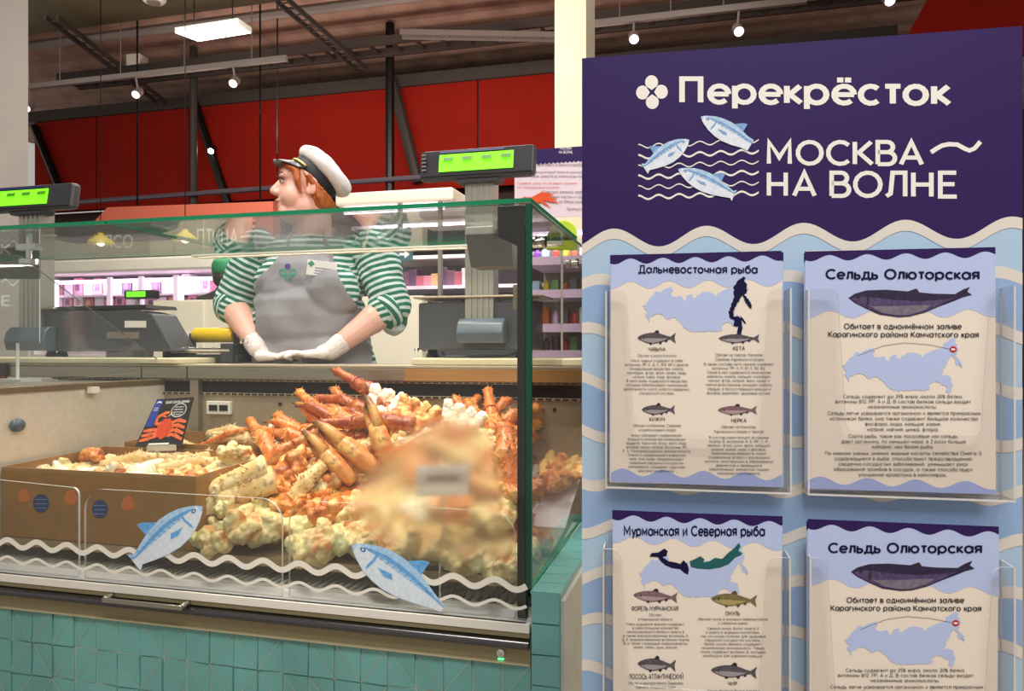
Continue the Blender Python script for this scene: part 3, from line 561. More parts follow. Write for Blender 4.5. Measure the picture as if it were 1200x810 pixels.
# glass
def pane(name, q, d, label=None, m=GLASS, e=GEDGE):
    n = len(q); vs = [V(p) for p in q]+[V(p)+V(d) for p in q]; mb = MB()
    mb.add(vs, [tuple(range(n))[::-1], tuple(range(n, 2*n))], 0); mb.add(vs, [(i, (i+1) % n, n+(i+1) % n, n+i) for i in range(n)], 1)
    o = mb.build(name, [m, e], CASE)
    if label: o['label'] = label
    return o
GZ = 1.296
front = pane('front_glass', [(XL, 0, .4635), (-.0115, 0, .4635), (-.0115, 0, GZ-.0085), (XL, 0, GZ-.0085)], (0, .008, 0), 'clear front pane with white wave and blue fish decals')
pane('top_glass', [(-1.0, -.001, GZ-.008), (0, -.001, GZ-.008), (0, .52, GZ-.008), (-1.0, .52, GZ-.008)], (0, 0, .009))
pane('top_glass', [(XL, -.001, GZ-.008), (-1.004, -.001, GZ-.008), (-1.004, .52, GZ-.008), (XL, .52, GZ-.008)], (0, 0, .009))
pane('side_glass', [(-.009, .009, .532), (-.009, .72, .532), (-.009, .72, GZ-.009), (-.009, .009, GZ-.009)], (.009, 0, 0))
pane('divider_glass', [(-1.45, .02, .904), (-1.45, .72, .93), (-1.45, .70, .965), (-1.45, .18, 1.25), (-1.45, .02, 1.25)], (.006, 0, 0), None, GLASS, mat('pale_edge', (190, 205, 195), .2))
MB().box((-.030, .009, .47), (-.010, .02, 1.245)).build('corner_strip', BLACKM, CASE)
MB().box((-.0105, .0005, .532), (.0006, .0095, GZ-.009)).build('corner_edge', mat('corner_green', (10, 74, 56), .1), CASE)
m = MB().box((-.072, .012, 1.225), (-.016, .04, GZ-.009)); m.hexa([(-.072, .012, 1.225), (-.016, .012, 1.225), (-.006, .012, 1.205), (-.03, .012, 1.205)], (0, .02, 0)); m.build('corner_hinge', BLACKM, CASE, bevel=.003)
m = MB(); m.box((-.03, .012, 1.135), (-.012, .03, 1.2)); m.box((-.042, .02, 1.08), (-.03, .04, 1.13)); m.build('hinge_arm', STEELD, CASE, bevel=.002)
for y in (.10, .50):
    m = MB().lathe([(.001, -.022), (.012, -.02), (.012, -.009), (.006, -.009), (.006, .004), (.012, .004), (.012, .012), (.001, .013)], (-.004, y, 1.225), 18, M=Matrix.Rotation(math.pi/2, 3, 'Y')); m.build('glass_clamp', CHROME, CASE, smooth='auto')
a = onY(34, 287, .06); m = MB(); m.box((a.x-.03, .05, GZ-.05), (a.x+.03, .07, GZ-.035)); m.tube([(a.x, .06, GZ-.009), (a.x, .06, GZ-.07)], .007, 10); m.lathe([(.022, 0), (.022, .012), (.008, .014)], (a.x, .06, GZ-.085), 18); m.build('pane_bracket', CHROME, CASE, smooth='auto')
# lamp and bracket box hung beneath the top glass
x0, x1 = onY(545, 275, .22).x, onY(600, 275, .22).x; zt = GZ-.012; zm = onY(572, 275, .22).z; zb = onY(572, 311, .22).z
m = MB().hexa([(x0, .22, zm), (x1, .22, zm), (x1, .22, zt), (x0, .22, zt)], (0, .1, 0)); bk = m.build('bracket_box', GREYB, CASE, bevel=.003)
m = MB(); m.add([(x0+.001, .219, zm), (x1-.001, .219, zm), (x1-.005, .245, zb), (x0+.006, .245, zb), (x0+.001, .32, zm), (x1-.001, .32, zm), (x1-.005, .32, zb), (x0+.006, .32, zb)], [(0, 1, 2, 3), (4, 7, 6, 5), (0, 4, 5, 1), (1, 5, 6, 2), (2, 6, 7, 3), (3, 7, 4, 0)]); m.build('lower_cover', GREYD, bk)
c = V((x0*.3+x1*.7, .212, zt-.012)); MB().lathe([(.009, 0), (.009, .02)], c, 12).build('chrome_lock', CHROME, bk, smooth='auto')
MB().box((-1.2, .545, GZ-.012), (-.05, .595, GZ+.004)).build('lamp_rail', WHITE, CASE, bevel=.003)
# handle on the rail
m = MB(); a = onY(122, 689, -.03); b = onY(212, 699, -.03); hz = .436
m.tube([(a.x, .0, hz+.004), (a.x, -.03, hz+.004)], .006, 10); m.tube([(b.x, .0, hz+.004), (b.x, -.03, hz+.004)], .006, 10)
m.hexa([(a.x-.004, -.034, hz-.004), (b.x+.004, -.034, hz-.004), (b.x+.004, -.034, hz+.007), (a.x-.004, -.034, hz+.007)], (0, .005, 0))
m.build('door_handle', mat('handle_steel', (170, 166, 155), .25, .9), CASE, smooth='auto', bevel=.002)
c = onY(587, 765, .003); m = MB().lathe([(.008, 0), (.008, .003), (.004, .004), (.003, .002)], c, 18, M=Matrix.Rotation(math.pi/2, 3, 'X')); m.build('lock', CHROME, CASE, smooth='auto')
m = MB().box((c.x-.006, .002, c.z-.014), (c.x+.006, .004, c.z-.011)); m.build('indicator_light', mat('green_led', (90, 255, 150), .4, emit=(80, 255, 150), estr=2), CASE)
# wave decals on the front pane
def wave_strip(mb, u0, u1, z, amp, lam, th, y, mi=0, ph=0, n=14):
    x0, x1 = onY(u0, 640, y).x, onY(u1, 640, y).x; k = int((x1-x0)/lam*n); P = []
    for i in range(k+1):
        x = x0+(x1-x0)*i/k; g = 2*math.pi*(x/lam)+ph; dz = amp*math.sin(g); sl = amp*2*math.pi/lam*math.cos(g); nn = V((-sl, 0, 1)).normalized()
        c = V((x, y, z+dz)); P.append((c+nn*th/2, c-nn*th/2))
    for p, q in zip(P, P[1:]): mb.poly([p[0], p[1], q[1], q[0]], mi)
lam = .0865
m = MB(); wave_strip(m, -60, 617, .5375, .0086, lam, .0125, -.0006, 0, .6); wave_strip(m, -60, 617, .4985, .0068, lam, .0065, -.0006, 0, .6)
FR = tag(m.build('wave_decal', mat('wave_sticker', (238, 233, 218), .45), front), None)
def fish(mb, fn, nose, tail, width, up=1, mats=(0, 1, 2, 3), cut=1.0, fin=True, tailfin=False, belly=.5):
    """a drawn fish between two pixels of the plane fn; up=1 puts the back to the left of nose->tail"""
    N = V(nose); T = V(tail); d = T-N; Ln = d.length; d = d/Ln; w = V((d.y, -d.x))*up
    def P(a, b, o): q = N+d*(a*Ln)+w*(b*width); return fn(o)(q.x, q.y)
    prof = [(0, .02), (.04, .13), (.1, .24), (.2, .38), (.32, .47), (.45, .5), (.6, .44), (.75, .32), (.88, .19), (1, .09)]
    prof = [p for p in prof if p[0] <= cut]+([(cut, .3)] if cut not in [p[0] for p in prof] else [])
    mb.poly([P(a, b, .0008) for a, b in prof]+[P(a, -b, .0008) for a, b in prof[::-1]], mats[0])
    bl = [(a, b) for a, b in prof if a >= .04]
    mb.poly([P(a, -b*.97, .0011) for a, b in bl]+[P(a, .05-.12*a*belly+.16*(1-belly), .0011) for a, b in bl[::-1]], mats[2])
    bk = [(a, b) for a, b in prof if a >= .1]
    mb.poly([P(a, b*.62, .0011) for a, b in bk]+[P(a, b*.40, .0011) for a, b in bk[::-1]], mats[1])
    for k in range(9):
        a = .3+.6*k/9
        if a < cut-.04: mb.poly([P(a, .36*(1-a*.5), .0014), P(a+.012, .36*(1-a*.5), .0014), P(a-.02, .1, .0014), P(a-.03, .1, .0014)], mats[1])
    mb.poly([P(.1+.028*math.cos(g), .06+.055*math.sin(g), .0014) for g in [k*.63 for k in range(10)]], mats[3])
    mb.poly([P(.1+.014*math.cos(g), .06+.026*math.sin(g), .0017) for g in [k*.63 for k in range(10)]], mats[2])
    mb.poly([P(.22, .3, .0014), P(.245, .18, .0014), P(.25, 0, .0014), P(.235, -.2, .0014), P(.22, -.33, .0014), P(.21, -.2, .0014), P(.225, 0, .0014)], mats[1])
    mb.poly([P(.3, -.1, .0014), P(.44, -.02, .0014), P(.48, -.14, .0014), P(.4, -.2, .0014)], mats[1])
    if fin and cut > .6: mb.poly([P(.46, .44, .0006), P(.6, .74, .0006), P(.66, .80, .0006), P(.66, .36, .0006)], mats[1])
    if tailfin: mb.poly([P(.95, .1, .0006), P(1.1, .42, .0006), P(1.06, 0, .0006), P(1.1, -.42, .0006), P(.95, -.1, .0006)], mats[1])
FM = [FBLUE2, FBLUE, FBELLY, FDARK]
gf = lambda o: (lambda u, v: onY(u, v, -.0008-o))
m = MB(); fish(m, gf, (237, 594), (152, 664), 41, -1, cut=.94); m.build('fish_decal', FM, front, flatprint=True)['label'] = 'pale blue fish sticker heading up to the right'
m = MB(); fish(m, gf, (413, 639), (519, 714), 45, 1, mats=(0, 1, 2, 3)); m.build('fish_decal', FM, front, flatprint=True)['label'] = 'bright blue fish sticker heading up to the left'
# breath of condensation on the pane in front of the label
def fog_mat():
    m = bpy.data.materials.new('condensation'); m.use_nodes = True; t = m.node_tree; t.nodes.clear(); N = t.nodes.new; Lk = t.links.new
    out = N('ShaderNodeOutputMaterial'); tr = N('ShaderNodeBsdfTransparent'); rf = N('ShaderNodeBsdfRefraction'); rf.inputs['Roughness'].default_value = .52; rf.inputs['IOR'].default_value = 1.18; rf.inputs[0].default_value = (1, .96, .9, 1)
    df = N('ShaderNodeBsdfTranslucent'); df.inputs[0].default_value = (1, .8, .58, 1); mm = N('ShaderNodeMixShader'); mm.inputs[0].default_value = .24
    at = N('ShaderNodeAttribute'); at.attribute_name = 'fog'; mx = N('ShaderNodeMixShader')
    Lk(rf.outputs[0], mm.inputs[1]); Lk(df.outputs[0], mm.inputs[2]); Lk(at.outputs['Fac'], mx.inputs[0]); Lk(tr.outputs[0], mx.inputs[1]); Lk(mm.outputs[0], mx.inputs[2]); Lk(mx.outputs[0], out.inputs[0]); return m
FOG = fog_mat()
m = MB(); nx, ny = 44, 40; fv = []
for j in range(ny+1):
    for i in range(nx+1):
        p = onY(400+205*i/nx, 474+196*j/ny, .0095); m.v.append((min(p.x, -.033), .0095, p.z))
for j in range(ny):
    for i in range(nx): a = j*(nx+1)+i; m.f.append((a, a+1, a+nx+2, a+nx+1)); m.m.append(0)
def sstep(a, b, x): x = max(0, min(1, (x-a)/(b-a))); return x*x*(3-2*x)
def inpoly_dist(u, v, P):
    ins = False; best = 1e9
    for k in range(len(P)):
        (ax, ay), (bx, by) = P[k], P[(k+1) % len(P)]
        if (ay > v) != (by > v) and u < (bx-ax)*(v-ay)/(by-ay)+ax: ins = not ins
        L2 = (bx-ax)**2+(by-ay)**2; tt = max(0, min(1, ((u-ax)*(bx-ax)+(v-ay)*(by-ay))/L2)); best = min(best, math.hypot(u-ax-tt*(bx-ax), v-ay-tt*(by-ay)))
    return best if ins else -best
FP = [(462, 522), (500, 494), (532, 482), (562, 492), (576, 520), (588, 560), (594, 600), (612, 645), (560, 662), (480, 655), (432, 622), (408, 590), (432, 552)]
for p in m.v:
    u, v = project(V(p)); fv.append(sstep(-10, 16, inpoly_dist(u, v, FP)))
o = m.build('condensation_patch', FOG, front); at = o.data.attributes.new('fog', 'FLOAT', 'POINT'); at.data.foreach_set('value', fv)
o['label'] = 'misted patch of condensation blurring the crab behind'
# clear acrylic guards standing inside the front glass
for k, (x0, x1, l) in enumerate(((-1.425, -1.094, 'clear acrylic guard before the cardboard box, at the left edge'), (-1.077, -.557, 'clear acrylic guard with rounded corners before the box and heap'), (-.540, -.036, 'clear acrylic guard behind the bright blue fish sticker'))):
    zt = .676; r = .05; pts = [(x0, .467)]+([(x0, zt-r)]+[(x0+r-r*math.cos(g), zt-r+r*math.sin(g)) for g in [i*math.pi/12 for i in range(1, 7)]] if k else [(x0, zt+.012)])
    pts += [(x1-r*(.35 if k == 0 else 1)+r*(.35 if k == 0 else 1)*math.sin(g), zt-r*(.35 if k == 0 else 1)+r*(.35 if k == 0 else 1)*math.cos(g)) for g in [i*math.pi/12 for i in range(0, 7)]]+[(x1, .467)]
    q = [V((x, .0145, z)) for x, z in pts]; n = len(q); mb = MB(); vs = q+[p+V((0, .006, 0)) for p in q]
    mb.add(vs, [tuple(range(n))[::-1], tuple(range(n, 2*n))], 0); mb.add(vs, [(i, (i+1) % n, n+(i+1) % n, n+i) for i in range(n)], 1)
    one('acrylic_guard', mb, [ACRYL, ACEDGE], l, 'acrylic guard', 'acrylic guards inside the front glass')
# ------------------------------------------------------------------ scales
def scale(name, label, ub, y, hx0, hx1, hz0, hz1, scr, pole, body, foot):
    t = thing(name, label, 'scale', (ub, y, .974))
    h = MB(); h.hexa([(hx0, y-.06, hz0), (hx1, y-.06, hz0), (hx1, y-.045, hz1), (hx0, y-.045, hz1)], (0, .045, 0)); hd = h.build('display_head', mat('head_plastic', (58, 58, 60), .4), t, bevel=.012)
    MB().hexa([(hx0+.006, y-.0635, hz0+.012), (hx1-.006, y-.0635, hz0+.012), (hx1-.006, y-.0505, hz1-.006), (hx0+.006, y-.0505, hz1-.006)], (0, .004, 0)).build('face_plate', mat('head_face', (44, 44, 50), .35), hd)
    a, b, c, d = scr
    MB().hexa([(a, y-.0655, c), (b, y-.0655, c), (b, y-.0565, d), (a, y-.0565, d)], (0, .003, 0)).build('screen', LCD, hd)
    m = MB(); 
    for k in range(4): 
        x = a+(b-a)*(.06+.26*k); m.hexa([(x, y-.0662, d-.022), (x+(b-a)*.13, y-.0662, d-.022), (x+(b-a)*.13, y-.0600, d-.010), (x, y-.0600, d-.010)], (0, .002, 0))
    m.build('screen_digits', LCDD, hd)
    m = MB(); m.hexa([(a, y-.0570, d+.004), (b-.03, y-.0570, d+.004), (b-.03, y-.0545, hz1-.008), (a, y-.0545, hz1-.008)], (0, .002, 0)); m.build('brand_strip', mat('strip_blue', (34, 40, 92), .4), hd)
    m = MB()
    for k in range(5): m.hexa([(hx0+.012, y-.065, hz0+.03+.012*k), (hx0+.026, y-.065, hz0+.03+.012*k), (hx0+.026, y-.064, hz0+.034+.012*k), (hx0+.012, y-.064, hz0+.034+.012*k)], (0, .003, 0))
    m.build('speaker_slots', PIPE, hd)
    m = MB(); p0, p1 = pole
    m.box((p0, y-.03, 1.06), (p1, y+.03, hz0+.004))
    for k in range(4): x = p0+(p1-p0)*(.2+.2*k); m.box((x-.003, y-.034, 1.06), (x+.003, y-.03, hz0))
    m.build('pole', ALU, t)
    MB().hexa([(p0-.02, y-.05, hz0-.012), (p1+.02, y-.05, hz0-.012), (p1+.03, y-.05, hz0+.004), (p0-.03, y-.05, hz0+.004)], (0, .06, 0)).build('head_bracket', CHAR, t, bevel=.004)
    b0, b1, bz0, bz1 = body
    bd = MB().box((b0, y-.02, bz0), (b1, y+.12, bz1)).build('body', CHAR, t, bevel=.006)
    MB().box((b0-.01, y-.04, bz1+.012), (b1+.03, y+.14, bz1+.02)).build('weighing_plate', STEEL, t, bevel=.004)
    MB().box(((b0+b1)/2-.05, y+.0, bz1-.002), ((b0+b1)/2+.05, y+.1, bz1+.013)).build('plate_support', BLACK, t)
    f0, f1, fz0, fz1 = foot; m = MB(); prof = [V((f0, y-.025, fz0)), V((f0, y-.075, fz0)), V((f0, y-.085, fz0+(fz1-fz0)*.4)), V((f0, y-.075, fz0+(fz1-fz0)*.8)), V((f0, y-.055, fz1)), V((f0, y-.025, fz1))]
    m.hexa(prof, (f1-f0, 0, 0)); m.build('printer_cover', BLUEG, t, smooth='auto', bevel=.004)
    for x in (b0+.03, b1-.05): MB().lathe([(.022, 0), (.016, .02), (.012, max(.03, bz0-.974+.004))], (x, y+.03, .974), 12).build('foot', BLACK, t, smooth='auto')
    return t
P = lambda u, v, y: onY(u, v, y)
sc = scale('shop_scale', 'tall shop scale with green screen between the woman and the pink poster', -.4, .85, P(492, 190, .80).x, P(626, 190, .80).x, P(560, 209, .80).z, P(560, 172, .80).z,
     (P(514, 190, .785).x, P(601, 190, .785).x, P(556, 199, .785).z, P(556, 178, .785).z), (P(545, 300, .82).x, P(578, 300, .82).x), (P(490, 380, .83).x, P(625, 380, .83).x, P(560, 410, .83).z, P(560, 354, .83).z), (P(536, 390, .78).x, P(590, 390, .78).x, P(560, 402, .78).z, P(560, 373, .78).z))
m = MB(); x = P(490, 380, .83).x; m.tube([(x, .9, 1.0), (x-.02, .88, 1.0)], .006, 8); m.ell((x-.024, .878, 1.0), .009); m.build('side_knob', CHROME, sc, smooth=True)
m = MB(); m.tube([(x+.08, .84, .99), (x+.10, .81, .978), (x+.2, .80, .978), (x+.3, .82, .98), (x+.32, .85, .99)], .004, 6); m.build('power_cord', BLACK, sc)
sc = scale('shop_scale', 'shop scale with green screen at the left edge, before the grey pillar', -2.1, .85, P(-70, 230, .80).x, P(84, 230, .80).x, P(40, 247, .80).z, P(40, 216, .80).z,
     (P(-14, 232, .785).x, P(54, 232, .785).x, P(26, 240, .785).z, P(26, 222, .785).z), (P(22, 300, .82).x, P(48, 300, .82).x), (P(52, 385, .83).x, P(60, 385, .83).x, P(120, 412, .83).z, P(120, 366, .83).z), (P(8, 400, .78).x, P(54, 400, .78).x, P(30, 411, .78).z, P(30, 383, .78).z))
# the slanted black body of the left scale
m = MB(); y = .83; q = [P(52, 412, y), P(203, 412, y), P(178, 368, y), P(160, 364, y), P(52, 364, y)]; m.hexa(q, (0, .13, 0)); m.build('keyboard_housing', CHAR, sc, bevel=.006)
m = MB(); q = [P(110, 362, y), P(50, 366, y), P(50, 360, y), P(170, 357, y), P(172, 361, y)]; m.hexa(q, (0, .16, 0)); m.build('tray', BLACK, sc)
m = MB(); q = [P(146, 376, y-.003), P(171, 376, y-.003), P(171, 384, y-.003), P(146, 384, y-.003)]; m.hexa(q, (0, .002, 0)); m.build('sticker', WHITE, sc)
m = MB(); q = [P(125, 389, y-.003), P(163, 389, y-.003), P(163, 397, y-.003), P(125, 397, y-.003)]; m.hexa(q, (0, .002, 0)); m.build('sticker', PIPE, sc)
# lime tag on its stem
t = thing('lime_tag', 'lime green rounded tag seen through the side glass beneath the pink poster', 'tag', (-.075, .90, .9735))
y = .90; c = [P(u, v, y) for u, v in ((640, 293), (641, 276), (645, 266), (653, 259), (664, 258), (672, 262), (676, 270), (676, 293))]
MB().hexa(c, (0, .012, 0)).build('tag_face', mat('lime', (196, 224, 50), .4), t, bevel=.003)
cc = P(657, 277, y-.002); MB().hexa([cc+V((0, 0, .02)), cc+V((-.012, 0, 0)), cc+V((0, 0, -.022)), cc+V((.012, 0, 0))], (0, .002, 0)).build('tag_mark', mat('pale_lime', (226, 240, 150), .4), t)
xx = P(658, 290, y).x; MB().tube([(xx, y+.006, .9735), (xx, y+.006, P(658, 290, y).z)], .004, 8).build('stem', ACEDGE, t)
# wrapping machine and film roll behind the counter
t = thing('wrapping_machine', 'low grey wrapping machine on the worktop left of the woman', 'wrapping machine', (-1.75, .93, .952))
a, b = P(200, 420, .93).x, P(284, 420, .93).x; zz = .953
MB().box((a, .9, zz), (b, 1.04, zz+.03)).build('base', CHAR, t, bevel=.004)
MB().box((a+.02, .9, zz+.034), (b-.06, 1.04, zz+.04)).build('heat_plate', STEEL, t, bevel=.002)
m = MB(); m.tube([(a+.02, .89, zz+.05), (b-.02, .89, zz+.046)], .008, 10); m.build('film_rod', CHROME, t, smooth='auto')
m = MB(); m.box((b-.06, .885, zz), (b-.01, 1.04, zz+.07)); m.box((a, .885, zz), (a+.015, 1.04, zz+.06)); m.build('side_bracket', CHAR, t, bevel=.004)
a, b = P(228, 390, 1.0), P(275, 389, 1.0); zr = zz+.112
t = thing('film_roll', 'yellow wrapped film roll standing on the grey machine beside the woman\'s arm', 'film roll', (a.x, 1.0, zz+.07))
MB().tube([(a.x, 1.0, zr-.01), (a.x+.01, 1.0, zr-.01), (b.x-.01, 1.0, zr-.01), (b.x, 1.0, zr-.01)], [.022, .028, .028, .022], 20).build('film', mat('yellow_film', (240, 200, 24), .35), t, smooth='auto')
MB().tube([(a.x-.02, 1.0, zr-.01), (b.x+.02, 1.0, zr-.01)], .01, 12).build('core', CREAM, t, smooth='auto')
for x in (a.x-.012, b.x+.004): MB().box((x, .985, zz+.03), (x+.008, 1.015, zr-.002)).build('cradle', CHAR, t)
# sign sheet hung behind the left pane
t = thing('hanging_sign', 'grey see-through sign with white letters at the left edge behind the glass', 'sign', (-1.7, .2, .95))
y = .56; q = [P(-90, 271, y), P(45, 271, y), P(45, 327, y), P(-90, 327, y)]
MB().hexa(q, (0, .004, 0)).build('dark_sheet', mat('sign_sheet', (62, 62, 50), .5, alpha=.93), t)
q = [P(-90, 327, y), P(46, 327, y), P(46, 402, y), P(-90, 402, y)]; q = [V((p.x, p.y, p.z)) for p in q]
n = 4; vs = q+[p+V((0, .004, 0)) for p in q]; mb = MB(); mb.add(vs, [(3, 2, 1, 0), (4, 5, 6, 7)], 0); mb.add(vs, [(i, (i+1) % n, n+(i+1) % n, n+i) for i in range(n)], 1); mb.build('clear_sheet', [ACRYL, ACEDGE], t)
m = MB(); f = yplane(y, .001); text_box(m, 'СТОК', f, -46, 285, 14, 299, .22); text_box(m, 'НЕ', f, -14, 346, 14, 359, .22)
for i in range(16):
    w0 = lambda k: f(2+20*k/16, 331-3.5*math.sin(k*2*math.pi/14)); a_, b_ = w0(i), w0(i+1); m.poly([a_+UP*.003, a_-UP*.003, b_-UP*.003, b_+UP*.003])
m.build('lettering', WHITEP, t, flatprint=True)
m = MB(); a = P(20, 300, y); m.tube([(a.x, y+.002, .904), (a.x, y+.002, P(20, 402, y).z)], .005, 8); m.build('stem', ACEDGE, t)
MB().box((a.x-.06, y-.04, .895), (a.x+.06, y+.04, .904)).build('base', ACEDGE, t)
MB().box((XL-.3, .1, .88), (-1.46, .7, .895)).build('left_shelf', STEEL, CASE)

t = thing('price_card', 'small black price card at the left edge just below the worktop', 'price card', onY(0, 457, .695))
q = [P(-26, 457, .695), P(7, 457, .695), P(7, 425, .695), P(-26, 425, .695)]; MB().hexa(q, (0, .006, 0)).build('card', BLACK, t)
q = [P(1, 449, .6945), P(5, 449, .6945), P(5, 441, .6945), P(1, 441, .6945)]; MB().hexa(q, (0, .0005, 0)).build('red_mark', REDP, t)
# ================================================================== king crab
def shell_mat(name, dors, vent, tip=(38, 22, 20), speck=(104, 56, 26)):
    m = bpy.data.materials.new(name); m.use_nodes = True; t = m.node_tree; N = t.nodes.new; Lk = t.links.new; b = t.nodes['Principled BSDF']
    at = N('ShaderNodeAttribute'); at.attribute_name = 'pig'; sx = N('ShaderNodeSeparateColor'); Lk(at.outputs['Color'], sx.inputs[0])
    tc = N('ShaderNodeTexCoord'); n1 = N('ShaderNodeTexNoise'); n1.inputs['Scale'].default_value = 34; n1.inputs['Detail'].default_value = 5; Lk(tc.outputs['Object'], n1.inputs['Vector'])
    ad = N('ShaderNodeMath'); ad.operation = 'MULTIPLY_ADD'; ad.inputs[1].default_value = 2.6; ad.inputs[2].default_value = -1.3; Lk(n1.outputs[0], ad.inputs[0])
    sm = N('ShaderNodeMath'); sm.use_clamp = True; Lk(ad.outputs[0], sm.inputs[0]); Lk(sx.outputs[0], sm.inputs[1])
    m1 = N('ShaderNodeMix'); m1.data_type = 'RGBA'; m1.inputs[6].default_value = lin(dors); m1.inputs[7].default_value = lin(vent); Lk(sm.outputs[0], m1.inputs[0])
    n2 = N('ShaderNodeTexNoise'); n2.inputs['Scale'].default_value = 75; n2.inputs['Detail'].default_value = 5; Lk(tc.outputs['Object'], n2.inputs['Vector'])
    rp = N('ShaderNodeValToRGB'); rp.color_ramp.elements[0].position = .54; rp.color_ramp.elements[1].position = .68; Lk(n2.outputs[0], rp.inputs[0])
    m2 = N('ShaderNodeMix'); m2.data_type = 'RGBA'; m2.inputs[7].default_value = lin(speck); Lk(m1.outputs[2], m2.inputs[6]); 
    k = N('ShaderNodeMath'); k.operation = 'MULTIPLY'; k.inputs[1].default_value = .62; Lk(rp.outputs[0], k.inputs[0]); Lk(k.outputs[0], m2.inputs[0])
    m3 = N('ShaderNodeMix'); m3.data_type = 'RGBA'; m3.inputs[7].default_value = lin(tip); Lk(m2.outputs[2], m3.inputs[6]); Lk(sx.outputs[1], m3.inputs[0])
    Lk(m3.outputs[2], b.inputs['Base Color']); b.inputs['Roughness'].default_value = .38
    bp = N('ShaderNodeBump'); bp.inputs['Strength'].default_value = .5; bp.inputs['Distance'].default_value = .004; Lk(n2.outputs[0], bp.inputs['Height']); Lk(bp.outputs[0], b.inputs['Normal'])
    return m
SH_O = shell_mat('crab_shell_orange', (204, 108, 36), (238, 194, 118)); SH_P = shell_mat('crab_shell_pale', (220, 184, 124), (236, 222, 180)); SH_R = shell_mat('crab_shell_red', (150, 66, 26), (206, 134, 66))
def meat_mat(name, a, b_, c):
    m = bpy.data.materials.new(name); m.use_nodes = True; t = m.node_tree; N = t.nodes.new; Lk = t.links.new; b = t.nodes['Principled BSDF']
    tc = N('ShaderNodeTexCoord'); n1 = N('ShaderNodeTexNoise'); n1.inputs['Scale'].default_value = 20; n1.inputs['Detail'].default_value = 6; Lk(tc.outputs['Object'], n1.inputs['Vector'])
    r = N('ShaderNodeValToRGB'); e = r.color_ramp.elements; e[0].position = .33; e[0].color = lin(a); e[1].position = .62; e[1].color = lin(c); x = e.new(.46); x.color = lin(b_)
    Lk(n1.outputs[0], r.inputs[0]); Lk(r.outputs[0], b.inputs['Base Color']); b.inputs['Roughness'].default_value = .42
    n2 = N('ShaderNodeTexNoise'); n2.inputs['Scale'].default_value = 90; Lk(tc.outputs['Object'], n2.inputs['Vector'])
    bp = N('ShaderNodeBump'); bp.inputs['Strength'].default_value = .5; bp.inputs['Distance'].default_value = .006; Lk(n2.outputs[0], bp.inputs['Height']); Lk(bp.outputs[0], b.inputs['Normal']); return m
MEAT = meat_mat('crab_cream', (196, 120, 58), (222, 200, 142), (212, 204, 148)); MEATW = meat_mat('crab_white', (214, 176, 118), (236, 226, 200), (238, 230, 212)); MEATO = meat_mat('crab_orange_flesh', (150, 66, 24), (206, 124, 52), (230, 188, 118))
def leg_mesh(segs, bends, seed, spikes=True, tipdark=True, dactyl=True):
    """jointed leg along +X from the origin; segs = (length, r0, r1); bends = angles in the XZ plane"""
    rnd = random.Random(seed); p = V((0, 0, 0)); ang = 0; mb = MB(); vals = []; nr = 12; rings = []
    for k, (ln, r0, r1) in enumerate(segs):
        ang += bends[k]; d = V((math.cos(ang), 0, math.sin(ang))); last = k == len(segs)-1
        for i in range(9):
            f = i/8; bul = 1+.22*math.exp(-((f-.0)/.1)**2)+.18*math.exp(-((f-1)/.1)**2) if not (last and dactyl) else 1
            r = (r0+(r1-r0)*f)*bul; c = p+d*ln*f
            if last and dactyl: c += V((0, 0, -.12*ln*f*f)); 
            rings.append((c, d, r, (max(0, min(1, (f-.25)*1.8)) if last and dactyl and tipdark else 0)))
        p = p+d*ln
    vs = []; 
    for c, d, r, tp in rings:
        a = V((-d.z, 0, d.x)); s = V((0, 1, 0))
        for j in range(nr):
            g = 2*math.pi*j/nr; o = a*math.cos(g)+s*math.sin(g); q = c+o*r*(1+.10*noise.noise((c+o*.01)*60+V((seed, 0, 0)))); vs.append(q); vals.append((max(0, min(1, .5-.75*math.cos(g))), tp))
    nrg = len(rings); fs = [(i*nr+j, i*nr+(j+1) % nr, (i+1)*nr+(j+1) % nr, (i+1)*nr+j) for i in range(nrg-1) for j in range(nr)]+[tuple(range(nr))[::-1], tuple(range((nrg-1)*nr, nrg*nr))]
    mb.add(vs, fs)
    if spikes:
        for i, (c, d, r, tp) in enumerate(rings):
            if tp > .1 or i % 9 in (0,): continue
            for _ in range(4):
                g = rnd.uniform(-1.7, 1.7); a = V((-d.z, 0, d.x)); o = (a*math.cos(g)+V((0, 1, 0))*math.sin(g)).normalized(); b0 = c+o*r*.9+d*rnd.uniform(-.004, .004); h = r*rnd.uniform(.28, .62)
                q = o.orthogonal().normalized()*r*.14; w = o.cross(q); n0 = len(mb.v)
                mb.add([b0+q, b0+w, b0-q, b0-w, b0+o*h+d*h*.5], [(0, 1, 4), (1, 2, 4), (2, 3, 4), (3, 0, 4)]); vals += [(.1, 0)]*4+[(.0, .25)]
    me = mb.mesh('crab_leg'); at = me.attributes.new('pig', 'FLOAT_COLOR', 'POINT'); at.data.foreach_set('color', [x for r, g in vals for x in (r, g, 0, 1)]); me.polygons.foreach_set('use_smooth', [True]*len(me.polygons)); return me
LEGS = [leg_mesh([(.105, .017, .019), (.05, .017, .014), (.085, .014, .011), (.055, .009, .0015)], [.25, -.35, .15, -.3], 1),
        leg_mesh([(.12, .018, .02), (.045, .018, .015), (.10, .014, .012), (.06, .009, .0015)], [.1, .25, -.45, -.35], 2),
        leg_mesh([(.10, .019, .021), (.05, .018, .016), (.075, .016, .012), (.05, .01, .0015)], [-.1, .5, .1, -.5], 3),
        leg_mesh([(.11, .02, .023), (.06, .021, .017)], [.15, -.3], 4, dactyl=False)]
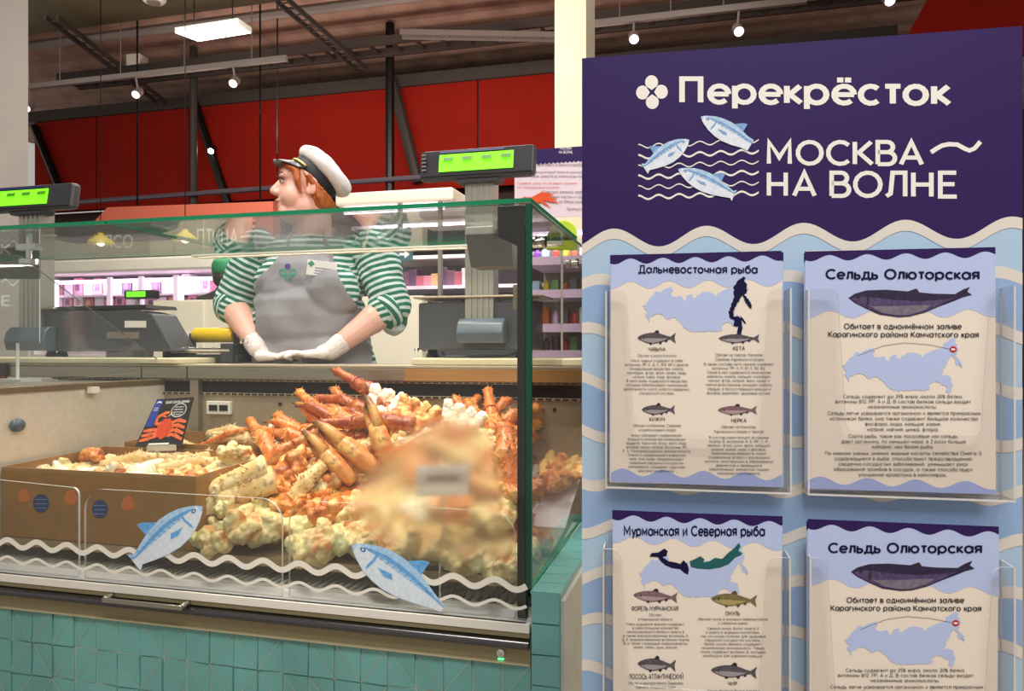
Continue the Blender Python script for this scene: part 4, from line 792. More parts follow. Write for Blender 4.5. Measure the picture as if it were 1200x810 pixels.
def shoulder_mesh(seed):
    r = random.Random(seed); mb = MB()
    mb.ell((-.012, 0, -.004), (.034, .05, .026))
    for k in range(4):
        y = -.045+.030*k; g = y*8+r.uniform(-.12, .12); zz = r.uniform(-.012, .014); w = r.uniform(.012, .0175)
        mb.cap((-.055+r.uniform(-.012, .016), y*.55+r.uniform(-.006, .006), zz-.006), (.052, y*1.45, .004), w*1.15, .0175)
        mb.ell((-.058+r.uniform(-.015, .01), y*.75, zz+r.uniform(-.008, .012)), (r.uniform(.018, .03), w*.95, r.uniform(.014, .026)), Euler((r.uniform(-.6, .6), r.uniform(-.6, .6), g)).to_matrix())
    for k in range(4): mb.ell((r.uniform(-.05, .01), r.uniform(-.04, .04), r.uniform(.004, .028)), (r.uniform(.014, .028), r.uniform(.007, .012), r.uniform(.008, .014)), Euler((r.uniform(-.5, .5), r.uniform(-.5, .5), r.uniform(-1, 1))).to_matrix())
    me = blob(mb, .0033, 1, .0062, 55, seed); me.polygons.foreach_set('use_smooth', [True]*len(me.polygons)); return me
SHO = [shoulder_mesh(s) for s in (11, 12, 13, 14)]
def claw_mesh(seed):
    mb = MB(); vals = []
    def ring(pts, rs, tips, nr=12, fl=1):
        k0 = len(mb.v); mb.tube(pts, rs, nr, flat=fl); 
        for i in range(len(pts)): vals.extend([(.25 if (j % nr) < 6 else .55, tips[i]) for j in range(nr)])
    ring([(0, 0, 0), (.02, 0, .002), (.05, 0, .004), (.085, 0, .004), (.105, 0, 0)], [.016, .021, .026, .025, .017], [0]*5, fl=.8)
    ring([(.09, 0, .012), (.115, 0, .017), (.14, 0, .016), (.165, 0, .008), (.178, 0, -.002)], [.013, .0125, .0105, .0065, .0015], [0, 0, .15, .8, 1])
    ring([(.09, 0, -.012), (.11, 0, -.018), (.13, 0, -.018), (.15, 0, -.012), (.162, 0, -.004)], [.011, .0105, .009, .0055, .0015], [0, 0, .2, .85, 1])
    me = mb.mesh('crab_claw'); at = me.attributes.new('pig', 'FLOAT_COLOR', 'POINT'); at.data.foreach_set('color', [x for r, g in vals for x in (r, g, 0, 1)]); me.polygons.foreach_set('use_smooth', [True]*len(me.polygons)); return me
CLAW = claw_mesh(5)
MCACHE = {}
def with_mat(me, m):
    k = (me.name, m.name)
    if k not in MCACHE: c = me.copy(); c.materials.clear(); c.materials.append(m); MCACHE[k] = c
    return MCACHE[k]
def frame(pos, d, up=UP, s=1.0):
    d = V(d).normalized(); y = V(up).cross(d).normalized(); z = d.cross(y); M = Matrix((d, y, z)).transposed().to_4x4()
    return Matrix.Translation(V(pos)) @ M @ Matrix.Scale(s, 4)
def inst(name, me, m, M, parent=None):
    o = bpy.data.objects.new(name, with_mat(me, m)); COL.objects.link(o); o.matrix_local = M
    if parent is not None: o.parent = parent
    return o
def cluster(pos, d, up, s, label, group, seed, meat=None, shell=None, legs=3, sho=True):
    d = V(d).normalized(); pos = V(pos)
    if 'heap' in label: pos.x = min(pos.x, -.22 if pos.y > .28 else -.085)
    for _ in range(60):
        tip = pos+d*.40*s; h = math.hypot(d.x, d.y)
        if d.z > .14*h+.001: d.z = .14*h
        elif tip.x > -.2: d.x -= .12
        elif tip.y > .64: d.y -= .12
        elif tip.x < -.80 and 'heap' in label: d.x += .1
        elif tip.x > -.84 and 'large box' in label: d.x -= .12
        elif tip.x < -1.36: d.x += .12
        else: break
        if math.hypot(d.x, d.y) < .3: d.x -= .35
        d.normalize()
    r = random.Random(seed); t = thing('crab_cluster', label, 'crab', (0, 0, 0), group); t.matrix_world = frame(pos, d, up, s)
    if sho: inst('shoulder', SHO[seed % 4], meat or MEAT, Matrix.Identity(4), t)
    for k in range(legs):
        a = (k-(legs-1)/2); y = a*.034
        M = Matrix.Translation((.04, y, .004+r.uniform(-.004, .006))) @ Euler((r.uniform(-.4, .4), r.uniform(-.15, .1), a*.2+r.uniform(-.06, .06))).to_matrix().to_4x4()
        inst('leg', LEGS[(seed+k) % 3], shell or SH_O, M, t)
    return t
def piece(name, me, m, p0, p1, s, label, group, up=UP, roll=0, length=None, cat='crab'):
    """a single leg or claw lying from point p0 towards p1"""
    o = inst(name, me, m, frame(p0, V(p1)-V(p0), up, s) @ Matrix.Rotation(roll, 4, 'X')); tag(o, label, cat, group); return o
HEAP = 'king crab pieces heaped behind the front glass'
def px(u, v, y): return onY(u, v, y)
# front row of cream shoulders turned to the glass (pixel, depth, scale, flesh)
FRONT = [(268, 634, .15, 1.05, 'leftmost, behind the pale fish'), (318, 612, .17, 1.15, 'second from the left'), (378, 640, .15, 1.1, 'left of the bright fish'), (418, 620, .19, 1.2, 'above the bright fish sticker\'s head'),
         (462, 648, .15, 1.1, 'directly behind the bright fish sticker'), (508, 632, .18, 1.15, 'below the misted patch'), (545, 664, .13, .9, 'low, right of the bright fish'), (582, 656, .12, 1.0, 'beside the dark corner strip')]
for k, (u, v, y, s, w) in enumerate(FRONT):
    a = (-.25+.5*((k*37) % 10)/10); p = px(u, v, y); p.z = max(p.z, deckz(y)+.035)
    cluster(p, (a, .8, .12+.08*(k % 3)), (a*.6, -.25, .95), s*1.12, 'cream crab shoulder in the heap\'s front row, '+w, HEAP, k*5+2, legs=2+k % 2)
SECOND = [(292, 590, .22, 1.0), (345, 585, .25, 1.0), (395, 590, .26, 1.1), (440, 590, .27, 1.2), (488, 596, .27, 1.15), (530, 592, .26, 1.1), (575, 600, .22, 1.1), (598, 570, .25, 1.0)]
for k, (u, v, y, s) in enumerate(SECOND):
    a = (-.5+1.0*((k*53) % 10)/10); m = [MEAT, MEATO, MEATO, MEAT, MEATW, MEATO, MEAT, MEATO][k]
    cluster(px(u, v, y), (a*1.6, .5, .22), (-a*.5, -.4, .9), s, 'crab cluster in the heap\'s second row, %s from the cardboard box' % ORD[k], HEAP, k*7+3, meat=m, shell=[SH_O, SH_P, SH_R][k % 3])
THIRD = [(330, 552, .32, -.7), (372, 560, .33, -.5), (412, 548, .36, .5), (455, 552, .37, -.3), (498, 552, .36, .6), (540, 550, .34, .2), (580, 548, .33, .5)]
for k, (u, v, y, a) in enumerate(THIRD):
    cluster(px(u, v, y), (a, .25, .12), (0, -.75, .65), 1.1, 'orange crab legs in the heap\'s third row, %s from the cardboard box' % ORD[k], HEAP, k*11+5, meat=[MEATO, MEAT][k % 2], shell=[SH_O, SH_R, SH_O][k % 3])
TOP = [(400, 520, .43, -.9), (440, 512, .44, -.8), (482, 515, .45, -.6), (525, 520, .43, .5), (566, 520, .40, .4), (470, 492, .50, -1)]
for k, (u, v, y, a) in enumerate(TOP):
    cluster(px(u, v, y), (a, .15, .05), (0, -.6, .8), 1.05, 'orange crab legs on top of the heap, %s from the picture card' % ORD[k], HEAP, k*13+4, meat=[MEATO, MEAT, MEATW][k % 3], shell=[SH_O, SH_O, SH_R][k % 3])
# lower layer that carries the heap
for k in range(18):
    i, j = k % 6, k//6; x = -.78+.135*i+.03*j; y = .24+.13*j
    cluster((x, y, deckz(y)+.03+.055*j), (math.sin(k*2.1), .5, .15), (0, -.2, 1), 1.15, 'crab cluster buried low in the heap', 'buried crab clusters', k*3+1, meat=MEATO, shell=SH_R, legs=2)
for k in range(8):
    x = -.62+.085*k; y = .43; cluster((x, y, .69+.02*(k % 2)), (math.cos(k*1.9), .3, .1), (0, -.3, 1), 1.15, 'crab cluster buried low in the heap', 'buried crab clusters', k*5+2, meat=MEATO, shell=SH_O, legs=3)
# upright claws and single legs that stand out
def lg(k, m, a, b, r, label, roll=0, up=None):
    A, B = px(*a), px(*b); return piece('crab_limb', LEGS[k], m, A, B, (B-A).length/([.30, .325, .275, .165][k]) if r is None else r, label, HEAP, up or V((0, -.5, .85)), roll)
for (a, b, l) in (((456, 548, .34), (427, 462, .36), 'tallest upright crab claw with a dark tip, pointing at the woman\'s apron'), ((442, 552, .32), (366, 494, .32), 'middle orange crab claw tilted to the left'), ((415, 566, .30), (353, 505, .31), 'lower orange crab claw tilted to the left, dark tip')):
    A, B = px(*a), px(*b); piece('crab_claw', CLAW, SH_O, A, B, (B-A).length/.178, l, HEAP, V((.8, -.6, .2)))
lg(3, SH_P, (312, 545, .22), (232, 600, .17), None, 'thick pale crab leg reaching down from the heap towards the pale fish sticker')
lg(3, SH_P, (322, 562, .23), (212, 618, .16), None, 'pale crab leg lying lowest at the heap\'s left edge')
lg(0, SH_O, (298, 552, .23), (392, 502, .36), None, 'orange crab leg with a black joint, slanting up to the heap\'s crest')
lg(1, SH_O, (470, 488, .45), (338, 516, .42), None, 'long thin spiny crab leg along the heap\'s upper left edge')
lg(0, SH_R, (486, 498, .44), (352, 508, .41), None, 'second thin spiny crab leg just under the upper one')
lg(3, SH_P, (330, 604, .21), (380, 548, .29), None, 'grey white spiny crab leg in the middle of the heap')
lg(2, SH_O, (388, 578, .26), (316, 584, .24), None, 'red orange crab leg curled in a gap of the heap\'s middle')
lg(3, SH_O, (600, 600, .22), (592, 505, .32), None, 'thick orange crab leg standing at the heap\'s right end')
lg(1, SH_O, (455, 535, .38), (575, 500, .42), None, 'orange crab leg rising behind the misted patch')
lg(0, SH_R, (402, 545, .34), (340, 565, .27), None, 'dark red crab leg below the tilted claws')
for (u, v, y, s, m, l) in ((452, 484, .50, 1.0, MEATW, 'white crab flesh on the heap\'s peak behind the tallest claw'), (484, 490, .47, .8, MEATO, 'orange spiny crab joint right of the white peak'), (537, 497, .44, .8, MEATW, 'cream crab tip peeping over the misted patch')):
    o = inst('crab_flesh', SHO[1], m, frame(px(u, v, y), (.3, .5, .8), (0, -1, .3), s)); tag(o, l, 'crab', HEAP)
# ------------------------------------------------------------------ cardboard boxes
def tray(name, label, x0, x1, y0, y1, zb, zt, prints=False):
    t = thing(name, label, 'box', ((x0+x1)/2, (y0+y1)/2, zb), 'brown cardboard crab boxes'); w = .005; k = .1
    sl = lambda y: k*(y-y0)
    def wall(ax, ay, bx, by):
        d = V((bx-ax, by-ay, 0)).normalized(); n = V((-d.y, d.x, 0))*w
        MB().hexa([(ax, ay, zb+sl(ay)), (bx, by, zb+sl(by)), (bx, by, zt+sl(by)*.3), (ax, ay, zt+sl(ay)*.3)], n).build('side_wall', CARD, t)
    wall(x0, y0, x1, y0); wall(x1, y0+w, x1, y1-w); wall(x1, y1, x0, y1); wall(x0, y1-w, x0, y0+w)
    MB().hexa([(x0+w, y0+w, zb+.001), (x1-w, y0+w, zb+.001), (x1-w, y1-w, zb+sl(y1)+.001), (x0+w, y1-w, zb+sl(y1)+.001)], (0, 0, .004)).build('bottom', CARD, t)
    return t
bx = tray('cardboard_box', 'large brown cardboard box of crab meat with blue and orange round marks', -1.418, -.838, .098, .44, .524, .70)
f = lambda u, v: onY(u, v, .0972)
for u, v, r, m, l in ((48, 590, 11, mat('box_blue', (32, 52, 104), .6), 'dark blue round mark'), (117, 597, 11, mat('box_blue', (32, 52, 104), .6), 'dark blue round mark'), (28, 581, 8, mat('box_orange', (206, 112, 52), .6), 'orange mark'), (83, 583, 9, mat('box_orange', (206, 112, 52), .6), 'orange mark'), (150, 590, 9, mat('box_orange', (206, 112, 52), .6), 'orange mark')):
    m_ = MB(); q = [f(u+r*.85*math.cos(g)*(1+.12*math.sin(3*g)*(m.name == 'box_orange')), v+r*math.sin(g)) for g in [k*.35 for k in range(18)]]; m_.poly(q)
    if m.name == 'box_blue':
        for k in range(3): m_.poly([f(u-7, v-5+5*k)+V((0, -.0004, 0)), f(u+7, v-5+5*k)+V((0, -.0004, 0)), f(u+7, v-4+5*k)+V((0, -.0004, 0)), f(u-7, v-4+5*k)+V((0, -.0004, 0))], 1)
    m_.build('printed_mark', [m, mat('box_pale_blue', (110, 140, 190), .6)], bx, flatprint=True)['label'] = l
bx2 = tray('cardboard_box', 'shallow brown cardboard box of crab legs behind the larger box', -1.36, -.835, .452, .70, .562, .724)
FILL = [(74, 546, .25), (100, 545, .28), (135, 548, .26), (165, 550, .25), (205, 548, .3), (232, 552, .26), (262, 545, .34), (285, 540, .36), (120, 540, .36), (185, 542, .36)]
for k, (u, v, y) in enumerate(FILL):
    p = px(u, v+9, y); cluster(p, (1 if k % 2 else -.8, .5, -.02), (0, -.4, .9), .95, 'pale crab piece in the large box, %s along' % ORD[k], 'crab pieces in the large box', 50+k*3, meat=[MEATW, MEAT, MEATO][k % 3], shell=SH_P, legs=1+k % 2)
for k in range(10):
    x = -1.33+.048*k*1.15; cluster((x, .25+.09*(k % 2), .585), (1, .3, .1), (0, -.3, 1), 1.1, 'crab piece lying low in the large box', 'buried crab pieces in the large box', 31+k, meat=MEAT, shell=SH_P, legs=2)
for k, (a, b, j, m) in enumerate((((330, 516, .53), (232, 515, .53), 1, SH_P), ((322, 521, .50), (236, 520, .50), 0, SH_P), ((246, 510, .58), (332, 516, .56), 0, SH_P), ((250, 520, .5), (300, 513, .52), 2, SH_O), ((236, 524, .48), (304, 502, .50), 1, SH_O))):
    A, B = px(*a), px(*b); s = (B-A).length/[.30, .325, .275, .165][j]
    piece('crab_limb', LEGS[j], m, A, B, s, 'crab leg in the shallow back box, %s from the front' % ORD[k], 'crab legs in the back box', V((0, -.5, .85)))
for k in range(8):
    x = -1.3+.06*k; cluster((x, .58, .61), (1 if k % 2 else -1, .2, .1), (0, -.3, 1), .95, 'crab cluster lying low in the back box', 'buried crab pieces in the back box', 71+k, meat=MEAT, shell=SH_P, legs=2)
o = inst('crab_flesh', SHO[2], MEATW, frame(px(318, 514, .54), (.9, .3, .1), (0, -.5, .8), .9)); tag(o, 'cream crab knuckle at the right end of the shallow back box', 'crab', 'crab legs in the back box')
for (u, v) in ((648, 528), (668, 534)):
    o = inst('crab_flesh', SHO[3], MEATO, frame(onX(u, v, -.05) if False else V((-.065, .58+.004*(u-648), .655+.0006*(u-648))), (.2, .8, .3), (0, -.4, .9), .9)); tag(o, 'crab joint seen through the side glass, %s the pink poster' % ('nearer' if u > 650 else 'farther from'), 'crab', HEAP)
# ------------------------------------------------------------------ picture card on a clear stand
t = thing('picture_card', 'black tilted card with a red crab picture standing above the cardboard boxes', 'card', onY(186, 560, .40))
BL, BR, TL_, TR_ = px(158, 524, .40), px(213, 522, .40), px(184, 468, .47), px(227, 465.5, .47)
nrm = (BR-BL).cross(TL_-BL).normalized(); nrm = nrm if nrm.y < 0 else -nrm
MB().hexa([BL, BR, TR_, TL_], -nrm*.002).build('card_sheet', mat('card_black', (26, 22, 24), .4), t)
def cf(o): 
    def g(a, b): return (BL*(1-a)+BR*a)*(1-b)+(TL_*(1-a)+TR_*a)*b+nrm*o
    return g
m = MB(); g = cf(.0006); m.poly([g(.02, .42), g(.2, .42), g(.2, .98), g(.02, .98)]); m.build('blue_strip', mat('card_blue', (38, 60, 150), .4), t, flatprint=True)
m = MB(); g = cf(.0012)
def tb(m, lines, a0, b0, a1, b1, w, mi, g): text_box(m, lines, lambda u, v: g(u, 1-v), a0, 1-b0, a1, 1-b1, w, mi)
m2 = MB(); text = glyph_strokes
def ctext(m, s, a0, a1, b0, h, w, g, mi=0):
    st, x = glyph_strokes(s)
    for q in stroke_polys(st, w): m.poly([g(a0+(a1-a0)*p.x/x, b0+h*p.y) for p in q], mi)
ctext(m, 'Краб-стригун опилио', .3, .93, .89, .06, .14, g); ctext(m, 'МОСКВА', .05, .17, .79, .025, .16, g); ctext(m, 'НА ВОЛНЕ', .05, .17, .745, .025, .16, g)
ctext(m, 'Для приго', .6, .82, .79, .03, .14, g); ctext(m, 'товления', .58, .82, .735, .03, .14, g); ctext(m, 'варите в воде', .57, .84, .68, .03, .14, g); ctext(m, '15 минут', .6, .8, .63, .03, .14, g)
for i in range(24):
    a, b = 2*math.pi*i/24, 2*math.pi*(i+1)/24; e = lambda x, r: g(.71+(.175+r)*math.cos(x), .735+(.135+r)*math.sin(x)); m.poly([e(a, 0), e(a, .012), e(b, .012), e(b, 0)])
m.poly([g(.56, .68), g(.57, .66), g(.48, .6)]); m.poly([g(.04, .9), g(.1, .95), g(.18, .93), g(.19, .9), g(.12, .92)])
m.poly([g(.28, .03), g(.72, .03), g(.72, .06), g(.28, .06)]); m.build('card_lettering', WHITEP, t, flatprint=True)
m = MB(); g = cf(.0009); cx, cy = .5, .36
m.poly([g(cx+.17*math.cos(x)*(1+.07*math.sin(9*x)), cy+.21*math.sin(x)*(1+.06*math.sin(7*x))) for x in [k*.21 for k in range(30)]], 0)
def limb(pts, w, mi):
    for (a, b), (c, d) in zip(pts, pts[1:]):
        L = math.hypot(c-a, d-b); nx_, ny_ = -(d-b)/L*w, (c-a)/L*w; m.poly([g(a+nx_, b+ny_), g(a-nx_, b-ny_), g(c-nx_*.6, d-ny_*.6), g(c+nx_*.6, d+ny_*.6)], mi)
for k in range(4):
    limb([(cx+.12, cy+.1-.08*k), (cx+.26, cy+.17-.1*k), (.97, cy+.12-.12*k)], .042, 1); 
for k in range(3): limb([(cx-.12, cy-.02-.06*k), (.24, cy-.02-.09*k), (.04, cy-.04-.1*k)], .042, 1)
limb([(cx-.1, cy+.12), (.26, .45), (.24, .6), (.36, .68), (.5, .7)], .038, 1); limb([(.3, .64), (.4, .62), (.46, .6)], .022, 1)
m.build('crab_picture', [mat('picture_red', (206, 66, 30), .4, nz=1, nscale=160, amt=.3), mat('picture_orange', (228, 104, 58), .4, nz=1, nscale=160, amt=.3)], t, flatprint=True)
m = MB(); c = (BL+BR)/2; a = c+nrm*.006
m.hexa([BL*.7+BR*.3+nrm*.003, BL*.1+BR*.9+nrm*.003, BL*.1+BR*.9+nrm*.003-UP*.016, BL*.7+BR*.3+nrm*.003-UP*.016], nrm*.006)
m.tube([c-UP*.012, c+V((-.008, 0, -.03)), c+V((-.012, 0, -.05)), V((c.x-.012, c.y, .585))], [.006, .008, .005, .008], 10)
m.lathe([(.03, 0), (.03, .004), (.008, .01)], (c.x-.012, c.y, .575), 20); m.build('clear_stand', mat('milky_acrylic', (232, 228, 218), .15, alpha=.5), t, smooth='auto')
# label in the heap behind the misted patch
t = thing('price_label', 'blurred grey and white price label behind the misted glass patch', 'price label', px(515, 600, .115))
def lb(u, v, o=0.0):                           # the label leans back
    return onY(u, v, .075+.03*(584-v)/37)+V((0, -o, o*.5))
q = [lb(484, 584), lb(546, 582), lb(546, 547), lb(484, 548)]
MB().hexa(q, (0, .003, 0)).build('label_sheet', mat('label_grey', (196, 190, 196), .5), t)
MB().hexa([lb(484, 584, .0008), lb(546, 582, .0008), lb(546, 570, .0008), lb(484, 572, .0008)], (0, .0006, 0)).build('white_strip', WHITEP, t)
MB().hexa([lb(496, 566, .0008), lb(534, 565, .0008), lb(534, 558, .0008), lb(496, 559, .0008)], (0, .0006, 0)).build('dark_bar', GREYD, t)
a = px(515, 584, .075); MB().tube([a+V((0, .004, 0)), V((a.x, .079, .470))], .003, 8).build('pin', CHROME, t)
# ================================================================== the woman behind the counter
SKIN = mat('skin', (240, 184, 164), .5, nz=1, nscale=9, amt=.05, sss=.08); LIPS = mat('lips', (186, 96, 88), .45)
YP = 1.07                                       # depth of her middle
def q3(u, v, y): return onY(u, v, y)
H = q3(360, 219, YP)                            # middle of the skull
fwd = (-RT*.93-FW*.34+UP*.07).normalized(); sid = fwd.cross(UP).normalized(); sid = -sid      # sid = her left, towards the viewer
upv = sid.cross(fwd).normalized(); upv = upv if upv.z > 0 else -upv
sid = fwd.cross(upv).normalized()
if sid.dot(-FW) < 0: sid = -sid
HM = Matrix((sid, fwd, upv)).transposed()        # head axes: x = near side, y = face, z = crown
HS = 1.13
def hp(x, y, z): return H+HM @ V((x, y, z))*HS
b = MB()
def he(c, r, rot=None): b.ell(hp(*c), tuple(k*HS for k in r), HM if rot is None else HM @ rot, n=20)
he((0, -.012, .03), (.074, .092, .088)); he((0, .035, -.03), (.060, .056, .075)); he((.033, .046, -.044), (.036, .034, .040)); he((-.033, .046, -.044), (.036, .034, .040))
he((0, .066, -.088), (.026, .022, .020)); he((0, .024, -.094), (.056, .060, .036)); he((.03, .005, -.07), (.035, .05, .045)); he((-.03, .005, -.07), (.035, .05, .045)); he((0, .055, .028), (.056, .036, .04))
b.cap(hp(0, .084, .006), hp(0, .104, -.028), .0092, .0135); he((.011, .094, -.034), (.009, .011, .008)); he((-.011, .094, -.034), (.009, .011, .008))
he((0, .089, -.060), (.021, .011, .0062)); he((0, .086, -.071), (.018, .011, .0072)); he((.03, .08, .017), (.024, .010, .007)); he((-.03, .08, .017), (.024, .010, .007))
he((.074, -.012, -.012), (.008, .016, .027)); he((-.074, -.012, -.012), (.008, .016, .027)); he((.072, .0, -.028), (.007, .010, .012))
NB = q3(366, 288, YP+.03)
b.cap(hp(0, -.02, -.055), NB, .068, .075)
def E2(u, v, y, r): b.ell(q3(u, v, y), r, Matrix.Rotation(TH, 3, 'Z'))
TORSO = [((368, 300, YP+.02), (.185, .10, .07)), ((366, 330, YP), (.20, .125, .12)), ((364, 372, YP-.01), (.205, .15, .13)), ((370, 425, YP), (.215, .155, .15)), ((374, 490, YP+.02), (.215, .15, .19)), ((340, 340, YP-.085), (.075, .05, .075)), ((393, 340, YP-.085), (.075, .05, .075))]
for c, r in TORSO: E2(*c, r)
ELl, ELr = q3(272, 356, YP-.01), q3(459, 358, YP-.01); SHl, SHr = q3(303, 293, YP+.01), q3(437, 293, YP+.01)
WRl, WRr = q3(302, 409, YP-.17), q3(388, 411, YP-.165); WZ = .9535
WRl.z = max(WRl.z, WZ+.032); WRr.z = max(WRr.z, WZ+.034)
for s_, e_, w_ in ((SHl, ELl, WRl), (SHr, ELr, WRr)):
    b.cap(s_, e_, .060, .050); b.cap(e_, e_+(w_-e_)*.35, .052, .051); b.cap(e_+(w_-e_)*.3, w_, .050, .030)
for sx in (-.1, .1):
    k0 = q3(372, 500, YP+.02); k0 = k0+RT*sx; b.cap(k0, V((k0.x, k0.y, .46)), .095, .065); b.cap(V((k0.x, k0.y, .46)), V((k0.x, k0.y, .10)), .062, .042); b.ell((k0.x, k0.y-.06, .05), (.045, .12, .045))
me = blob(b, .0042, 4)
body = link('body', me, [SKIN, LIPS], None, True)
WOM = thing('person', 'woman in white captain\'s cap, green striped shirt and grey apron leaning on the worktop', 'person', (H.x, YP, 0))
bpy.data.objects.remove(body); 
me = blob(b, .0042, 4); lc = hp(0, .094, -.0655)
for p in me.polygons:
    d = HM.transposed() @ (p.center-lc)
    if abs(d.x) < .024 and -.0125 < d.z < .010 and d.y > -.012 and (d.x/.024)**2+(d.z/.012)**2 < 1: p.material_index = 1
body = link('body', me, [SKIN, LIPS], WOM, True)
# eyes and brows
for sx in (1, -1):
    e = MB(); e.ell(hp(.030*sx, .0765, .000), .0115, HM, 14); eo = e.build('eye', mat('eye_white', (226, 216, 208), .3), body, smooth=True)
    e = MB(); e.ell(hp(.030*sx, .0835, .000), (.0058, .0055, .0058), HM, 12)
    bpy.data.objects.remove(eo); e2 = MB(); e2.ell(hp(.030*sx, .0768, .000), (.0115, .0115, .0085), HM, 14, 0); e2.ell(hp(.0295*sx, .0850, .0005), (.0052, .0042, .0056), HM, 12, 1)
    e2.tube([hp(.012*sx, .086, .004), hp(.022*sx, .0895, .0105), hp(.034*sx, .0875, .0115), hp(.046*sx, .076, .003)], [.0012, .0028, .0028, .0012], 8, 2)
    eo = e2.build('eye', [mat('eye_soft', (196, 180, 170), .3), mat('iris', (58, 52, 40), .2), mat('lash', (66, 42, 34), .6)], WOM, smooth=True)
    e = MB(); e.tube([hp(.012*sx, .0935, .020), hp(.026*sx, .0935, .027), hp(.04*sx, .086, .027), hp(.052*sx, .074, .019)], [.002, .0036, .003, .001], 8); e.build('eyebrow', mat('brow', (104, 62, 40), .7), WOM, smooth=True)
# hair
HAIR = mat('ginger_hair', (176, 92, 34), .42, nz=1, nscale=14, amt=.35, stretch=(6, 6, .8), bump=.4)
b = MB(); he((0, -.03, .03), (.082, .086, .088)); he((0, -.062, -.035), (.066, .046, .055)); he((.05, -.05, -.03), (.03, .04, .05)); he((-.05, -.05, -.03), (.03, .04, .05))
for k in range(9):
    x = -.06+.015*k; b.cap(hp(x*.8, .068-abs(x)*.25, .085), hp(x*1.05+.004, .088-abs(x)*.42, .043+abs(x)*-.05), .014, .0075)
for sx in (1, -1):
    b.cap(hp(.058*sx, .048, .06), hp(.071*sx, .036, .0), .016, .012); b.cap(hp(.071*sx, .036, .0), hp(.068*sx, .024, -.035), .012, .005); b.cap(hp(.07*sx, .01, .05), hp(.078*sx, -.002, .012), .018, .010)
    b.cap(hp(.074*sx, .006, .035), hp(.080*sx, -.008, -.002), .017, .009); b.cap(hp(.07*sx, -.04, .03), hp(.068*sx, -.045, -.06), .024, .016); b.cap(hp(.07*sx, -.018, .03), hp(.079*sx, -.03, -.045), .012, .007)
me = blob(b, .004, 7, .0018, 60, 3)
HAIRME = me
# captain's cap, tilted back
tilt = Matrix.Rotation(math.radians(41), 3, 'X'); CMx = HM @ tilt; CC = hp(0, -.018, .026)
def cp(x, y, z): return CC+CMx @ V((x, y, z))*(HS*.87)
cap_white = mat('cap_white', (236, 230, 228), .7, nz=1, nscale=30, amt=.05, bump=.25)
def caplathe(prof, ex=1.10): 
    m = MB(); n = 40
    vs = [cp(r*math.sin(2*math.pi*j/n), r*ex*math.cos(2*math.pi*j/n), z) for r, z in prof for j in range(n)]; k = len(prof)
    m.add(vs, [(i*n+j, i*n+(j+1) % n, (i+1)*n+(j+1) % n, (i+1)*n+j) for i in range(k-1) for j in range(n)]+[tuple(range(n))[::-1], tuple(range((k-1)*n, k*n))]); return m
m = caplathe([(.0835, .022), (.096, .028), (.108, .040), (.112, .056), (.106, .072), (.088, .086), (.055, .095), (.02, .098), (.004, .098)]); me = m.mesh('crown')
for v in me.vertices:
    l = CMx.transposed() @ (v.co-CC); f = noise.noise(v.co*26); v.co += v.normal*((.013*f+.006*noise.noise(v.co*60))*min(1, max(0, (l.z-.02)/.03))); v.co += CMx @ V((0, -.16*max(0, l.z-.02), 0))
cap = link('cap', me, cap_white, WOM, True); sb = cap.modifiers.new('s', 'SUBSURF'); sb.levels = 1; sb.render_levels = 1
caplathe([(.082, -.012), (.0865, -.010), (.0880, .0), (.0875, .02), (.0845, .026), (.082, .024)]).build('cap_band', mat('cap_navy', (24, 24, 34), .6), cap, smooth='auto')
m = MB(); n = 20; top, bot = [], []
for j in range(n+1):
    g = math.radians(-66+132*j/n); s_, c_ = math.sin(g), math.cos(g); w = .046*max(0, math.cos(g*1.33))**.7
    for rr, zz in ((.0865, -.006), (.0865+w, -.006-1.15*w)): top.append(cp(rr*s_, rr*1.1*c_, zz+.002)); bot.append(cp(rr*s_, rr*1.1*c_, zz-.002))
for j in range(n):
    a = 2*j
    m.add([top[a], top[a+1], top[a+3], top[a+2], bot[a], bot[a+1], bot[a+3], bot[a+2]], [(0, 1, 2, 3), (7, 6, 5, 4), (1, 5, 6, 2), (0, 3, 7, 4)])
m.build('visor', mat('visor_black', (20, 19, 22), .3), cap, smooth='auto')
m = MB(); m.tube([cp(.0905*math.sin(math.radians(-62+124*j/16)), .0905*1.1*math.cos(math.radians(-62+124*j/16)), -.002) for j in range(17)], .0048, 8); m.build('gold_cord', mat('gold_cord', (232, 206, 120), .35, .3), cap, smooth=True)
def under_cap(me, keep):
    for v in me.vertices:
        p = v.co+(OFF[WOM.name] if keep else V()); l = CMx.transposed() @ (p-CC)/(HS*.87); rr = math.hypot(l.x, l.y/1.1)
        if rr > .15 or l.z > .2: continue
        lim = -.014-1.15*max(0, rr-.086) if l.y > .02 else (-.016 if not keep else -.004)
        if l.z > lim and (rr > .077 or l.z > .03):
            f = min(1, .077/max(rr, 1e-4)); v.co = cp(l.x*f, l.y*f, min(l.z, .03))-(OFF[WOM.name] if keep else V())
under_cap(HAIRME, False); under_cap(body.data, True)
hair = link('hair', HAIRME, HAIR, WOM, True)
